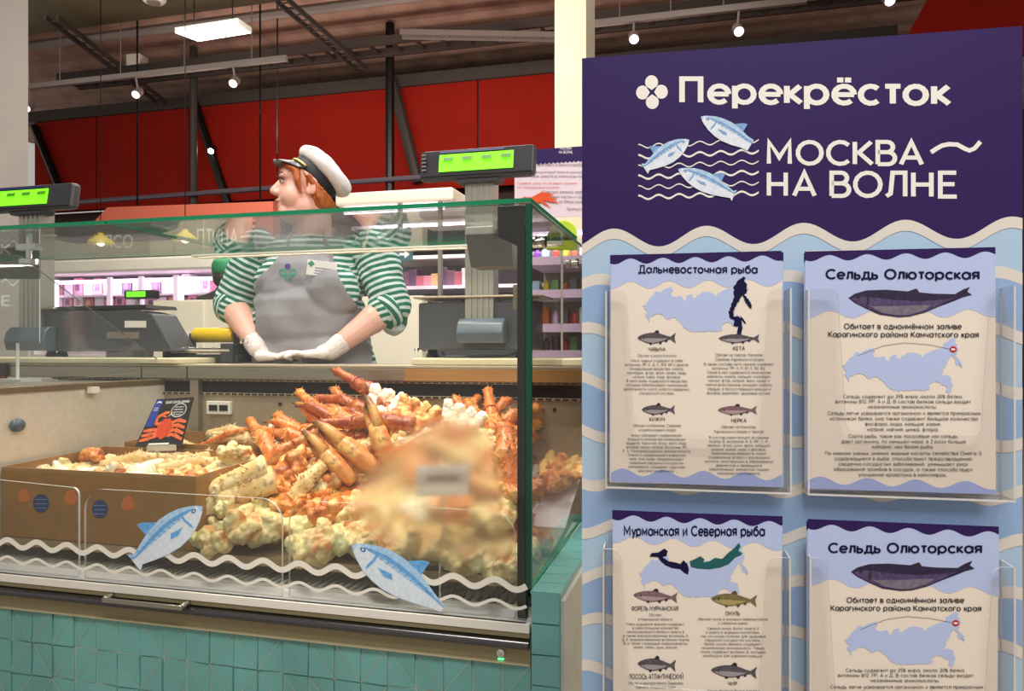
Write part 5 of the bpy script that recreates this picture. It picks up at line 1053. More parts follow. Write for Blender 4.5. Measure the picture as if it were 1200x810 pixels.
# striped shirt
def stripe_mat():
    m = bpy.data.materials.new('striped_jersey'); m.use_nodes = True; t = m.node_tree; N = t.nodes.new; b = t.nodes['Principled BSDF']; Lk = t.links.new
    at = N('ShaderNodeAttribute'); at.attribute_name = 'stripe'; tc = N('ShaderNodeTexCoord'); nn = N('ShaderNodeTexNoise'); nn.inputs['Scale'].default_value = 11; Lk(tc.outputs['Object'], nn.inputs['Vector'])
    a = N('ShaderNodeMath'); a.operation = 'MULTIPLY_ADD'; a.inputs[1].default_value = .010; Lk(nn.outputs[0], a.inputs[0]); Lk(at.outputs['Fac'], a.inputs[2])
    d = N('ShaderNodeMath'); d.operation = 'DIVIDE'; d.inputs[1].default_value = .0222; Lk(a.outputs[0], d.inputs[0]); f = N('ShaderNodeMath'); f.operation = 'FRACT'; Lk(d.outputs[0], f.inputs[0])
    g = N('ShaderNodeMath'); g.operation = 'GREATER_THAN'; g.inputs[1].default_value = .46; Lk(f.outputs[0], g.inputs[0])
    mx = N('ShaderNodeMix'); mx.data_type = 'RGBA'; mx.inputs[6].default_value = lin((214, 226, 222)); mx.inputs[7].default_value = lin((8, 112, 84)); Lk(g.outputs[0], mx.inputs[0]); Lk(mx.outputs[2], b.inputs['Base Color']); b.inputs['Roughness'].default_value = .8
    n2 = N('ShaderNodeTexNoise'); n2.inputs['Scale'].default_value = 16; n2.inputs['Detail'].default_value = 3; Lk(tc.outputs['Object'], n2.inputs['Vector']); bp = N('ShaderNodeBump'); bp.inputs['Strength'].default_value = .5; bp.inputs['Distance'].default_value = .02; Lk(n2.outputs[0], bp.inputs['Height']); Lk(bp.outputs[0], b.inputs['Normal'])
    return m
STR = stripe_mat()
b = MB()
for c, r in TORSO: b.ell(q3(*c), tuple(k+.012 for k in r), Matrix.Rotation(TH, 3, 'Z'))
b.ell(NB+UP*-.03, (.095, .095, .05))
CUl, CUr = SHl+(ELl-SHl)*.98, SHr+(ELr-SHr)*.98
for s_, c_ in ((SHl, CUl), (SHr, CUr)):
    m_ = s_+(c_-s_)*.5; b.cap(s_, m_, .078, .078); b.cap(m_, c_, .076, .072)
for e_, w_ in ((ELl, WRl), (ELr, WRr)): b.cap(e_, e_+(w_-e_)*.10, .072, .068)
b.ell(ELr+V((.0, .02, -.05)), (.045, .05, .055))
me = blob(b, .006, 5, .010, 11, 5)
bm = bmesh.new(); bm.from_mesh(me); bmesh.ops.delete(bm, geom=[f for f in bm.faces if f.calc_center_median().z < .86], context='FACES'); bm.to_mesh(me); bm.free()
at = me.attributes.new('stripe', 'FLOAT', 'POINT'); val = []
def segd(p, a, b_):
    ab = b_-a; tt = max(0, min(1, (p-a).dot(ab)/ab.length_squared)); return (p-a-ab*tt).length, tt*ab.length
axL, axR = (CUl-SHl), (CUr-SHr)
for v in me.vertices:
    dl, tl = segd(v.co, SHl, CUl+axL*.3); dr, tr = segd(v.co, SHr, CUr+axR*.3)
    if dl < .098 and tl > .03: val.append(tl+.9)
    elif dr < .098 and tr > .03: val.append(tr+.9)
    else: val.append(v.co.z)
at.data.foreach_set('value', val); link('striped_shirt', me, STR, WOM, True)
for nm, e_, w_ in (('l', ELl, WRl), ('r', ELr, WRr)):     # rolled cuffs
    d = (w_-e_).normalized(); c = e_+d*.012; m = MB(); M = d.to_track_quat('Z', 'Y').to_matrix()
    m.lathe([(.056, .030), (.066, .034), (.072, .022), (.074, .004), (.071, -.012), (.06, -.016)], c, 26, M=M); me = m.mesh()
    for v in me.vertices: v.co += v.normal*.006*noise.noise(v.co*28)
    at = me.attributes.new('stripe', 'FLOAT', 'POINT'); at.data.foreach_set('value', [(v.co-c).dot(d)+.02*(v.co-c).x/.07 for v in me.vertices]); cu = link('rolled_cuff', me, STR, WOM, True); sb = cu.modifiers.new('s', 'SUBSURF'); sb.levels = sb.render_levels = 1
# apron
AP = mat('grey_apron', (150, 148, 152), .75, nz=1, nscale=6, amt=.05, bump=0)
b = MB()
for c, r in TORSO: b.ell(q3(*c), tuple(k+.022 for k in r), Matrix.Rotation(TH, 3, 'Z'))
me = blob(b, .006, 8)
APP = [(334, 291), (360, 294), (388, 292), (394, 316), (406, 340), (420, 362), (432, 392), (440, 640), (290, 640), (298, 420), (300, 380), (296, 345), (301, 326), (318, 312), (328, 300)]
bm = bmesh.new(); bm.from_mesh(me); dead = []
for f in bm.faces:
    c = f.calc_center_median(); u, v = project(c)
    if inpoly_dist(u, v, APP) < 0 or f.normal.dot(FW) > .25 or c.z < .55: dead.append(f)
bmesh.ops.delete(bm, geom=dead, context='FACES'); bm.to_mesh(me); bm.free()
for v in me.vertices:
    u, vv = project(v.co); k = sstep(335, 385, vv)
    v.co += V((0, -1, 0))*(.012*k*math.sin((u-300)*.085+.02*(vv-380)+1.2*noise.noise(v.co*6))+.010*noise.noise(v.co*13)+.01*sstep(300, 330, vv)*noise.noise(v.co*7))
ap = link('apron', me, AP, WOM, True); so = ap.modifiers.new('s', 'SOLIDIFY'); so.thickness = .003; so.offset = 1
m = MB()
for (a, b_) in (((337, 293), (348, 268)), ((386, 294), (380, 268))):
    p0, p3 = q3(a[0], a[1], YP-.11), q3(b_[0], b_[1], YP+.02); m.tube([p0, p0*.6+p3*.4+V((0, -.02, .01)), p3, p3+V((0, .08, .0))], .012, 10, flat=.3)
m.build('neck_strap', AP, ap, smooth=True)
# badge and embroidered flower, laid on the front of the apron
bpy.context.view_layer.update()
from mathutils.bvhtree import BVHTree
apt = BVHTree.FromPolygons([ap.matrix_world @ v.co+OFF[WOM.name]*0 for v in ap.data.vertices] if False else [v.co+OFF[WOM.name] for v in ap.data.vertices], [tuple(p.vertices) for p in ap.data.polygons])
def onA(u, v, off=.004):
    d = ray(u, v).normalized(); h = apt.ray_cast(CAM, d)
    return (h[0] if h[0] is not None else q3(u, v, YP-.15))-d*off
cB = onA(377, 315, .012); bx_, by_ = RT*.052+UP*-.006, UP*.026+RT*.003
bd = MB(); bq = [cB-bx_-by_, cB+bx_-by_, cB+bx_+by_, cB-bx_+by_]; bd.hexa(bq, FW*.003); bo = bd.build('name_badge', mat('badge_white', (240, 238, 232), .4), ap, bevel=.001)
def bf(a, b_): return cB+bx_*a+by_*b_-FW*.0006
m = MB()
for k in range(3): m.poly([bf(-.45, .1-.35*k), bf(-.45, -.04-.35*k), bf(.6-.3*(k == 2), -.04-.35*k), bf(.6-.3*(k == 2), .1-.35*k)])
for k in range(4): g = k*math.pi/2; m.poly([bf(-.72+.12*math.cos(g)+.1*math.cos(x), .5+.22*math.sin(g)+.2*math.sin(x)) for x in [i*.7 for i in range(9)]], 1)
m.build('badge_print', [mat('badge_grey', (150, 150, 158), .6), mat('badge_green', (70, 150, 110), .6)], bo, flatprint=True)
m = MB(); 
for k, (dx, dy, mi) in enumerate(((0, -6, 1), (-6, 1, 0), (6, 1, 0), (0, 7, 0))):
    P_ = [onA(337+dx+(4.6-mi)*math.cos(x), 318+dy+(4.2-mi)*math.sin(x), .006) for x in [i*.52 for i in range(13)]]
    Q_ = [onA(337+dx+2.9*math.cos(x), 318+dy+2.5*math.sin(x), .006) for x in [i*.52 for i in range(13)]]
    for i in range(12): m.poly([P_[i], P_[i+1], Q_[i+1], Q_[i]], mi)
    if mi: m.poly(Q_[:-1], 1)
m.build('embroidered_flower', [mat('thread_green', (52, 160, 130), .7), mat('thread_violet', (82, 58, 140), .7)], ap, flatprint=True)
# gloved hands flat on the worktop
GLOVE = mat('white_glove', (240, 226, 224), .45, nz=1, nscale=40, amt=.04, bump=.3)
def hand(wr, d, lat, elbow, rise):
    """wr wrist, d along the fingers, lat towards the little finger; palm down"""
    b = MB(); d = V(d).normalized(); lat = V(lat); lat = (lat-d*lat.dot(d)).normalized(); z = V((0, 0, 1)); w = wr.copy(); base = V((wr.x, wr.y, WZ+rise))
    def p(a, l, h): return base+d*a+lat*l+z*h
    b.cap(w, p(.028, 0, .026), .031, .026); 
    for l, L_ in ((-.030, .088), (-.010, .094), (.011, .090), (.030, .080)): b.cap(p(.02, l*.7, .022), p(L_, l, .020), .019, .0125)
    for (l, st, L1, L2, L3, r) in ((-.030, .088, .040, .024, .020, .0092), (-.010, .094, .044, .028, .022, .0095), (.011, .090, .041, .026, .021, .0092), (.031, .080, .032, .020, .018, .0082)):
        a0 = p(st, l, .020); a1 = p(st+L1, l*1.12, .0245); a2 = p(st+L1+L2, l*1.16, .0175); a3 = p(st+L1+L2+L3*.8, l*1.16, .0100)
        b.cap(a0, a1, r*1.1, r); b.cap(a1, a2, r, r*.92); b.cap(a2, a3, r*.92, r*.78)
    t0, t1, t2, t3 = p(.02, -.028, .020), p(.055, -.050, .020), p(.085, -.058, .0165), p(.108, -.054, .012)
    b.cap(t0, t1, .018, .0135); b.cap(t1, t2, .0125, .011); b.cap(t2, t3, .0108, .0085)
    dd = (elbow-w).normalized(); b.cap(w, w+dd*.045, .0335, .037)
    me = blob(b, .0026, 2, .0011, 120, 9); return me
dl = (RT*.98-FW*.20); dr = (-RT*.98-FW*.16)
h1 = hand(WRl, dl, -FW, ELl, .002); g1 = link('glove', h1, GLOVE, WOM, True)
h2 = hand(WRr, dr, -FW, ELr, .012); g2 = link('glove', h2, GLOVE, WOM, True)
m = MB(); c = WRl+(ELl-WRl)*.16; d = (ELl-WRl).normalized()
for k in range(7):
    g = (k-3)*.28; sd = RT*math.sin(g)-FW*math.cos(g); m.ell(c+sd*.0375+d*(.012*math.sin(k*2.2)), (.0035, .0035, .005), n=8)
m.build('tattoo', mat('tattoo_ink', (110, 100, 112), .6), WOM, smooth=True)
# ------------------------------------------------------------------ colleague in the background, seen from behind
Y2 = 4.25
t = thing('person', 'person in green cap and black coat seen from behind, far beyond the counter', 'person', (onY(262, 350, Y2).x, Y2, 0))
b = MB(); z0 = onY(262, 303, Y2).z; cx = onY(263, 330, Y2).x; sh = z0-.36
b.ell((cx, Y2, z0-.13), (.078, .095, .115)); b.cap((cx, Y2, z0-.2), (cx, Y2, sh+.04), .055, .06); b.ell((cx, Y2, sh-.08), (.21, .12, .16)); b.ell((cx, Y2, sh-.35), (.19, .12, .22)); b.ell((cx, Y2, sh-.58), (.19, .13, .18))
for sx in (-1, 1):
    b.cap((cx+.2*sx, Y2, sh-.03), (cx+.25*sx, Y2-.02, sh-.33), .06, .045); b.cap((cx+.25*sx, Y2-.02, sh-.33), (cx+.2*sx, Y2+.2, sh-.45), .043, .03); b.ell((cx+.19*sx, Y2+.25, sh-.46), (.03, .06, .02))
    b.cap((cx+.09*sx, Y2, sh-.65), (cx+.1*sx, Y2, .48), .09, .06); b.cap((cx+.1*sx, Y2, .48), (cx+.1*sx, Y2, .09), .058, .042); b.ell((cx+.1*sx, Y2+.06, .045), (.045, .12, .045))
me = blob(b, .012, 3); link('body', me, SKIN, t, True)
b = MB(); b.ell((cx, Y2, sh-.08), (.25, .15, .18)); b.ell((cx, Y2, sh-.35), (.24, .15, .23)); b.ell((cx, Y2, sh-.62), (.22, .155, .22)); b.cap((cx, Y2, sh+.07), (cx, Y2, sh), .075, .1)
for sx in (-1, 1): b.cap((cx+.2*sx, Y2, sh-.03), (cx+.25*sx, Y2-.02, sh-.33), .085, .066); b.cap((cx+.25*sx, Y2-.02, sh-.33), (cx+.21*sx, Y2+.17, sh-.44), .062, .05); b.cap((cx+.09*sx, Y2, sh-.6), (cx+.1*sx, Y2, .12), .12, .08)
me = blob(b, .012, 3, .01, 10); link('coat', me, mat('black_coat', (26, 24, 28), .8), t, True)
MB().lathe([(.098, z0-.14), (.106, z0-.11), (.104, z0-.05), (.085, z0-.012), (.04, z0), (.003, z0+.003)], (cx, Y2, 0), 28).build('cap', mat('green_cap', (20, 132, 84), .6), t, smooth=True)
b = MB(); b.ell((cx, Y2-.02, z0-.17), (.088, .09, .09)); me = blob(b, .008, 2); link('hair', me, mat('dark_hair', (40, 28, 24), .6), t, True)
# ================================================================== the display board with leaflet pockets
def pl(u, v, o=0): return onP(u, v, o)
cL, cR = onP(682, 400), onP(1198, 400); zT = onP(682, 68.5).z
ST = thing('display_stand', 'large purple and light blue display board with leaflet pockets, filling the right side', 'display board', ((cL.x+cR.x)/2, (cL.y+cR.y)/2, 0))
TH_B = .012; back = -PN*TH_B
def sz(s_, z, o=0):  # board coordinates -> point
    p = CAM-PN*(PD-o)+PR*s_; return V((p.x, p.y, z))
def s_of(u): return (onP(u, HOR)-CAM).dot(PR)
sL, sR = s_of(682), s_of(1198)
zH = onP(940, 275).z
MB().hexa([sz(sL, .02), sz(sR, .02), sz(sR, zT), sz(sL, zT)], back).build('board', [mat('board_base', (176, 203, 224), .45)], ST)
MB().hexa([sz(sL+.05, 0, -.02), sz(sR-.05, 0, -.02), sz(sR-.05, .02, -.02), sz(sL+.05, .02, -.02)], -PN*.3).hexa([sz(sL+.03, 0, .1), sz(sR-.03, 0, .1), sz(sR-.03, .02, .1), sz(sL+.03, .02, .1)], -PN*.35).build('base_plate', BLACKM, ST, bevel=.003)
for sx in (sL+.1, sR-.1): MB().hexa([sz(sx-.012, .02, -.013), sz(sx+.012, .02, -.013), sz(sx+.012, zT-.1, -.013), sz(sx-.012, zT-.1, -.013)], -PN*.012).build('rear_rail', ALU, ST)
pitch = .1175; amp = .0125
crest = s_of(719)
def wv(s_, ph=0, a=amp): return a*math.cos(2*math.pi*(s_-crest)/pitch+ph)
def band(mb, top, bot, mi, o, n=90):
    for i in range(n):
        a, b = sL+(sR-sL)*i/n, sL+(sR-sL)*(i+1)/n
        mb.poly([sz(a, bot(a), o), sz(b, bot(b), o), sz(b, top(b), o), sz(a, top(a), o)], mi)
zw = onP(719, 268).z-amp
m = MB(); band(m, lambda s_: zT, lambda s_: zw+wv(s_), 0, .0004)
m.build('purple_header', NAVY, ST, flatprint=True)
m = MB(); band(m, lambda s_: zw+wv(s_), lambda s_: zw+wv(s_)-.0135, 0, .0006)
per = .0635
for k in range(1, 19):
    z = zw-.055-per*(k-1); ph = .9*k
    band(m, lambda s_: z+wv(s_, ph, .009), lambda s_: z+wv(s_, ph, .009)-.0145, 0, .0006)
    if k % 2: band(m, lambda s_: z+wv(s_, ph, .009)-.0145, lambda s_: z-per+wv(s_, ph+.9, .009), 1, .0005)
m.build('wave_pattern', [WAVEC, PERI], ST, flatprint=True)
pf = lambda o: (lambda u, v: onP(u, v, o))
# header logo
m = MB(); f = pf(.0008)
text_box(m, 'Перекрёсток', f, 796, 89.5, 1116, 122.5, .2)
m.build('store_name', OFFW, ST, flatprint=True); m = MB()
text_box(m, 'МОСКВА', f, 898.5, 164, 1083, 194, .18); text_box(m, 'НА ВОЛНЕ', f, 898.5, 200, 1124, 231.5, .175)
m.build('slogan', OFFW, ST, flatprint=True); m = MB()
for k in range(4):
    g = math.pi/2*k+.04; cx, cy = 764+11*math.cos(g), 108-11.6*math.sin(g); P_ = []
    for i in range(17):
        x = math.radians(-125+250*i/16); P_.append((cx+7.6*math.cos(g+x), cy-8.2*math.sin(g+x)))
    P_.append((764+2.5*math.cos(g), 108-2.5*math.sin(g))); m.poly([f(*p) for p in P_])
m.build('flower_emblem', OFFW, ST, flatprint=True); m = MB()
tl = [(1091, 178.5), (1097, 174.5), (1104, 170.6), (1112, 169), (1122, 169.5), (1130, 174), (1136, 176.5), (1142, 174), (1149, 166)]
P_ = []
for i in range(len(tl)): 
    a = V(tl[max(i-1, 0)]); b = V(tl[min(i+1, len(tl)-1)]); d = (b-a).normalized(); n_ = V((-d.y, d.x)); P_.append((V(tl[i])+n_*2.6, V(tl[i])-n_*2.6))
for a, b in zip(P_, P_[1:]): m.poly([f(*a[0]), f(*a[1]), f(*b[1]), f(*b[0])])
m.build('wave_stroke', OFFW, ST, flatprint=True)
m = MB()
for k, v in enumerate((171.8, 184.2, 196, 208, 220, 231.6)):
    z = onP(748, v).z; s0, s1 = s_of(748), s_of(889); lam_ = (s1-s0)/5.8; w_ = .0026 if k % 2 else .0016; P_ = []
    for i in range(71):
        s_ = s0+(s1-s0)*i/70; P_.append((sz(s_, z+.0026*math.cos(2*math.pi*(s_-s0)/lam_)+w_/2, .0008), sz(s_, z+.0026*math.cos(2*math.pi*(s_-s0)/lam_)-w_/2, .0008)))
    for a, b in zip(P_, P_[1:]): m.poly([a[0], a[1], b[1], b[0]])
m.build('wave_lines', OFFW, ST, flatprint=True)
ff = lambda o: pf(.0012+o*.5)
LFM = [mat('fish_soft_blue', (178, 206, 232), .5, nz=1, nscale=160, amt=.15), mat('fish_mid_blue', (124, 164, 210), .5, nz=1, nscale=160, amt=.2), mat('fish_white', (226, 232, 240), .5, nz=1, nscale=160, amt=.08), FDARK]
for (n_, t_, w_, u_, c_) in (((821.5, 137), (889, 176), 25, 1, .86), ((807.5, 164), (752, 200), 24, -1, .94), ((795, 198.5), (866, 232), 24, 1, .92)):
    m = MB(); fish(m, ff, n_, t_, w_, u_, cut=c_); m.build('header_fish', LFM, ST, flatprint=True)
# ------------------------------------------------------------------ leaflets
RUS = [(275, 360), (300, 350), (330, 300), (350, 270), (385, 275), (420, 255), (450, 232), (462, 262), (440, 275), (460, 300), (500, 295), (520, 310), (530, 330), (545, 300), (570, 285), (590, 310), (640, 270), (690, 275), (720, 300), (760, 270), (800, 250), (835, 240), (838, 215), (862, 200), (890, 178), (905, 188), (900, 208), (915, 225), (912, 280), (895, 288), (912, 305), (942, 352), (940, 375), (905, 340), (888, 292), (870, 310), (850, 350), (835, 372), (830, 418), (860, 420), (880, 440), (885, 490), (875, 525), (855, 525), (858, 480), (830, 478), (800, 455), (765, 470), (760, 505), (690, 515), (660, 510), (560, 515), (525, 490), (500, 450), (480, 430), (420, 440), (400, 415), (370, 405), (330, 420), (310, 460), (295, 420), (300, 385)]
FE = [(890, 178), (905, 186), (896, 205), (915, 225), (910, 280), (895, 290), (910, 302), (942, 352), (940, 376), (905, 342), (888, 292), (870, 312), (850, 350), (836, 370), (830, 420), (860, 420), (882, 440), (886, 490), (875, 526), (855, 526), (858, 482), (830, 482), (836, 450), (806, 430), (800, 400), (820, 340), (835, 300), (830, 240), (850, 210)]
ISL = [(868, 415), (890, 435), (908, 465), (900, 467), (880, 442)]
def coast(P_, seed, amp=7.0):
    r = random.Random(seed); out = []
    for k in range(len(P_)):
        a, b = V(P_[k]), V(P_[(k+1) % len(P_)]); d = b-a; n_ = max(1, int(d.length/9)); w_ = V((-d.y, d.x)).normalized() if d.length > 0 else V((0, 0))
        for i in range(n_): out.append(tuple(a+d*i/n_+(w_*r.uniform(-amp, amp)*min(1, d.length/30) if i else V((0, 0)))))
    return out
RUS = coast(RUS, 4); FE = coast(FE, 5, 4.0)
def place(pts, u0, v0, u1, v1): return [(u0+(u1-u0)*(x-275)/(942-275), v0+(v1-v0)*(y-178)/(526-178)) for x, y in pts]
HERR = [(285, 308), (320, 285), (380, 268), (480, 265), (620, 275), (720, 285), (840, 288), (880, 265), (918, 250), (905, 275), (930, 292), (880, 305), (840, 322), (760, 352), (680, 385), (600, 405), (545, 408), (450, 395), (380, 365), (320, 335)]
HMIDP = [(300, 312), (345, 300), (420, 305), (520, 318), (640, 325), (760, 318), (835, 308), (760, 345), (680, 380), (600, 400), (545, 402), (455, 388), (385, 360), (330, 335)]
HBELP = [(400, 352), (470, 350), (560, 350), (650, 345), (720, 345), (680, 372), (600, 396), (545, 399), (460, 384)]
BODY = [(0, .45), (.06, .3), (.16, .18), (.3, .08), (.45, .06), (.62, .16), (.76, .3), (.86, .38), (1.0, .05), (.965, .45), (1.0, .9), (.86, .58), (.74, .68), (.6, .82), (.42, .92), (.25, .86), (.1, .68), (.03, .56)]
BELL = [(.08, .58), (.2, .5), (.4, .5), (.6, .52), (.78, .5), (.72, .62), (.58, .76), (.42, .86), (.26, .8), (.12, .66)]
FINS = [[(.42, .1), (.49, -.14), (.55, -.1), (.57, .14)], [(.28, .84), (.34, 1.02), (.38, .98), (.37, .88)], [(.55, .8), (.59, .98), (.63, .92), (.64, .76)], [(.70, .66), (.74, .82), (.78, .74), (.78, .6)]]
def minifish(mb, f, u0, v0, u1, v1, c, rot=0, belly=4):
    cu, cv = (u0+u1)/2, (v0+v1)/2; ca, sa = math.cos(rot), math.sin(rot)
    def g(x, y): x = u0+(u1-u0)*x-cu; y = v0+(v1-v0)*y-cv; return f(cu+x*ca-y*sa, cv+x*sa+y*ca)
    for q in FINS: mb.poly([g(*p) for p in q], 3)
    return g
OFFP = .023
def leaflet(corners, label, draw, group, behind=((0, 0),)):
    """a printed sheet standing in its pocket; corners TL TR BR BL in pixels"""
    TL, TR, BR, BL = [onP(u, v, OFFP) for u, v in corners]
    for k, (du, dv) in enumerate(behind):       # sheets behind the front one
        o = OFFP-.0012*(k+1); q = [onP(u+du, v+dv, o) for u, v in ((corners[3][0], corners[3][1]-2), (corners[2][0], corners[2][1]-2), corners[1], corners[0])]
        t = thing('leaflet', 'leaflet of which only the edge shows behind the front sheet, '+label[1], 'leaflet', sum(q, V())/4, 'leaflets behind the front sheets')
        MB().hexa(q, -PN*.0004).build('sheet', PAPERB, t); mm = MB(); h = onP(0, 0)-onP(0, 11)
        mm.poly([q[3]-UP*.011+PN*.0002, q[2]-UP*.011+PN*.0002, q[2]+PN*.0002, q[3]+PN*.0002]); mm.build('printed_band', NAVYT, t, flatprint=True)
    t = thing('leaflet', label[0], 'leaflet', (TL+TR+BL+BR)/4, group)
    q = [BL, BR, TR, TL]; MB().hexa(q, -PN*.0006).build('sheet', PAPER, t)
    # coordinates of the page: a 0..1 across, v in pixels
    draw(t, corners)
def pagewaves(t, c, u0, u1, vt, vnavy, vblue, vbot, vpage, n=5, ph=0.0):
    o = OFFP+.0003; s0, s1 = (onP(u0, 400, o)-CAM).dot(PR), (onP(u1, 400, o)-CAM).dot(PR); Z = lambda v: onP((u0+u1)/2, v, o).z
    def bandp(mb, top, bot, mi, oo):
        for i in range(60):
            a, b = s0+(s1-s0)*i/60, s0+(s1-s0)*(i+1)/60; mb.poly([sz(a, bot(a), oo), sz(b, bot(b), oo), sz(b, top(b), oo), sz(a, top(a), oo)], mi)
    wq = lambda a_, k, p: (lambda s_: a_*math.cos(2*math.pi*k*(s_-s0)/(s1-s0)+p))
    w1 = wq(.0036, n, ph); w2 = wq(.0046, n*.84, ph+.6); w3 = wq(.0046, n*.8, ph+2)
    mb = MB(); zt = Z(vt)-.0002
    bandp(mb, lambda s_: zt, lambda s_: Z(vnavy)+w1(s_), 0, o+.0002); mb.build('navy_band', NAVY, t, flatprint=True); mb = MB(); bandp(mb, lambda s_: zt-.002, lambda s_: Z(vblue)+w2(s_), 1, o)
    mb.build('blue_band', [NAVY, PAPERB, PAPERP], t, flatprint=True)
    if vbot: mb = MB(); bandp(mb, lambda s_: Z(vbot)+w3(s_), lambda s_: Z(vpage)+.001, 2, o)
    if vbot: mb.build('foot_band', [NAVY, PAPERB, PAPERP], t, flatprint=True)
def T_(mb, lines, u0, v0, u1, v1, w, mi=0): text_box(mb, lines, pf(OFFP+.0009), u0, v0, u1, v1, w, mi)
FISHM = [FGD, FGREY, FLT, FGD]
def fishpic(t, f0, box, mats, rot=0):
    f = lambda o: pf(OFFP+.0007+o)
    mb = MB(); g = minifish(mb, f(0), *box, 0, rot); mb.poly([g(*p) for p in BODY], 0)
    g2 = minifish(MB(), f(.0002), *box, 0, rot); mb.poly([g2(*p) for p in BELL], 1)
    g3 = minifish(MB(), f(.0004), *box, 0, rot); mb.poly([g3(.07+.014*math.cos(x), .45+.05*math.sin(x)) for x in [k*.8 for k in range(8)]], 2); mb.poly([g3(*p) for p in ((.17, .3), (.19, .45), (.17, .66), (.16, .45))], 2)
    mb.build('fish_picture', mats, t, flatprint=True)
GF = [FGREY, FLT, FGD, FGD]; PF = [mat('fish_rose', (128, 98, 104), .5, nz=1, nscale=300, amt=.3), mat('fish_rose_light', (176, 150, 150), .5), FGD, FGD]; OF = [FOLIVE, mat('fish_ochre', (176, 156, 96), .5), FGD, mat('fin_olive', (92, 78, 44), .5)]
def draw_far_east(t, c):
    pagewaves(t, c, 716, 916.5, 297, 304.5, 333, 556, 569, 5.2, 2.4)
    mb = MB(); T_(mb, 'Дальневосточная рыба', 748, 310.5, 888, 320.5, .2); mb.build('title', NAVYT, t, flatprint=True)
    mb = MB(); f = pf(OFFP+.0005); f2 = pf(OFFP+.0007); mb.poly([f(*p) for p in place(RUS, 753, 324, 881, 391)], 0); mb.poly([f2(*p) for p in place(FE, 753, 324, 881, 391)], 1); mb.poly([f2(*p) for p in place(ISL, 753, 324, 881, 391)], 1); mb.build('map_print', [PAPERB, NAVYT], t, flatprint=True)
    for b, mt in (((747, 389, 792, 404), GF), ((842, 391, 890, 403), GF), ((752, 474, 791, 487), GF), ((841, 475, 887, 487), PF)): fishpic(t, None, b, mt)
    mb = MB()
    T_(mb, 'ЧАВЫЧА', 760, 407, 780, 411.5, .15); T_(mb, 'КЕТА', 859, 406, 873, 410.5, .15); T_(mb, 'КИЖУЧ', 761, 489, 779, 493.5, .15); T_(mb, 'НЕРКА', 857, 490.5, 875, 495, .15)
    T_(mb, 'Обитает в реках Камчатки', 747, 415, 793, 418.5, .1); T_(mb, ['Обитает на Чукотке, Камчатке,', 'Сахалине, Курильских островах'], 838, 414, 895, 423, .12)
    T_(mb, ['Мясо чавычи содержит в себе', 'витамины: РР, Е, D, С, В12, В9 и другие.'.replace('D', 'Д'), 'Минеральные вещества: никель,', 'молибден, фтор, хром, селен, медь,', 'натрий, сера, хлор, фосфор.', 'В мясе рыбы содержатся вещества,', 'которые обеспечивают нормальную', 'деятельность мозга, работу сердечно-', 'сосудистой системы.'], 731, 421, 809, 462, .12)
    T_(mb, ['В своем составе кета свежая содержит', 'витамины: РР, А, Н, В1, Е, В2, В6.', 'Также в ней содержатся химические', 'элементы: никель, кальций, молибден,', 'магний, фтор, натрий, хром, калий и', 'магний всесторонне улучшают работу', 'сердца, а присутствующий кальций и', 'фосфор укрепляют здоровье костей.'], 825, 425, 907, 462, .12)
    T_(mb, ['Обитает на Камчатке, Сахалине', 'и в реках нижнего Амура'], 742, 497, 798, 505.5, .12); T_(mb, ['Обитает на Камчатке,', 'Курильских островах и Чукотке'], 837, 498.5, 895, 507.5, .12)
    T_(mb, ['Кижуч обладает содержанием', 'большого количества минеральных', 'веществ, таких как: фтор, хром, хлор,', 'фосфор, калий, натрий. Витамины: РР,', 'Е, А. Полиненасыщенные жирные кислоты', 'Омега-3, содержащиеся в красном', 'мясе этой рыбы, предупреждают', 'появление сердечно-сосудистых', 'заболеваний, оказывают защитное', 'действие на организм.'], 730, 508.5, 809, 553, .12)
    T_(mb, ['В состав нерки входят витамины', 'группы В, витамины А, Е, РР, С, К,', 'железо, фтор, цинк, хром, кальций,', 'натрий, калий, хлор и фосфор.', 'Значительную важность имеет', 'содержание фтора и фосфорной', 'кислоты, участвующих в образовании', 'ферментов и являющихся', 'обязательным элементом тканей', 'человеческого скелета.'], 826, 511, 906, 556, .12)
    mb.build('printed_text', INK, t, flatprint=True)
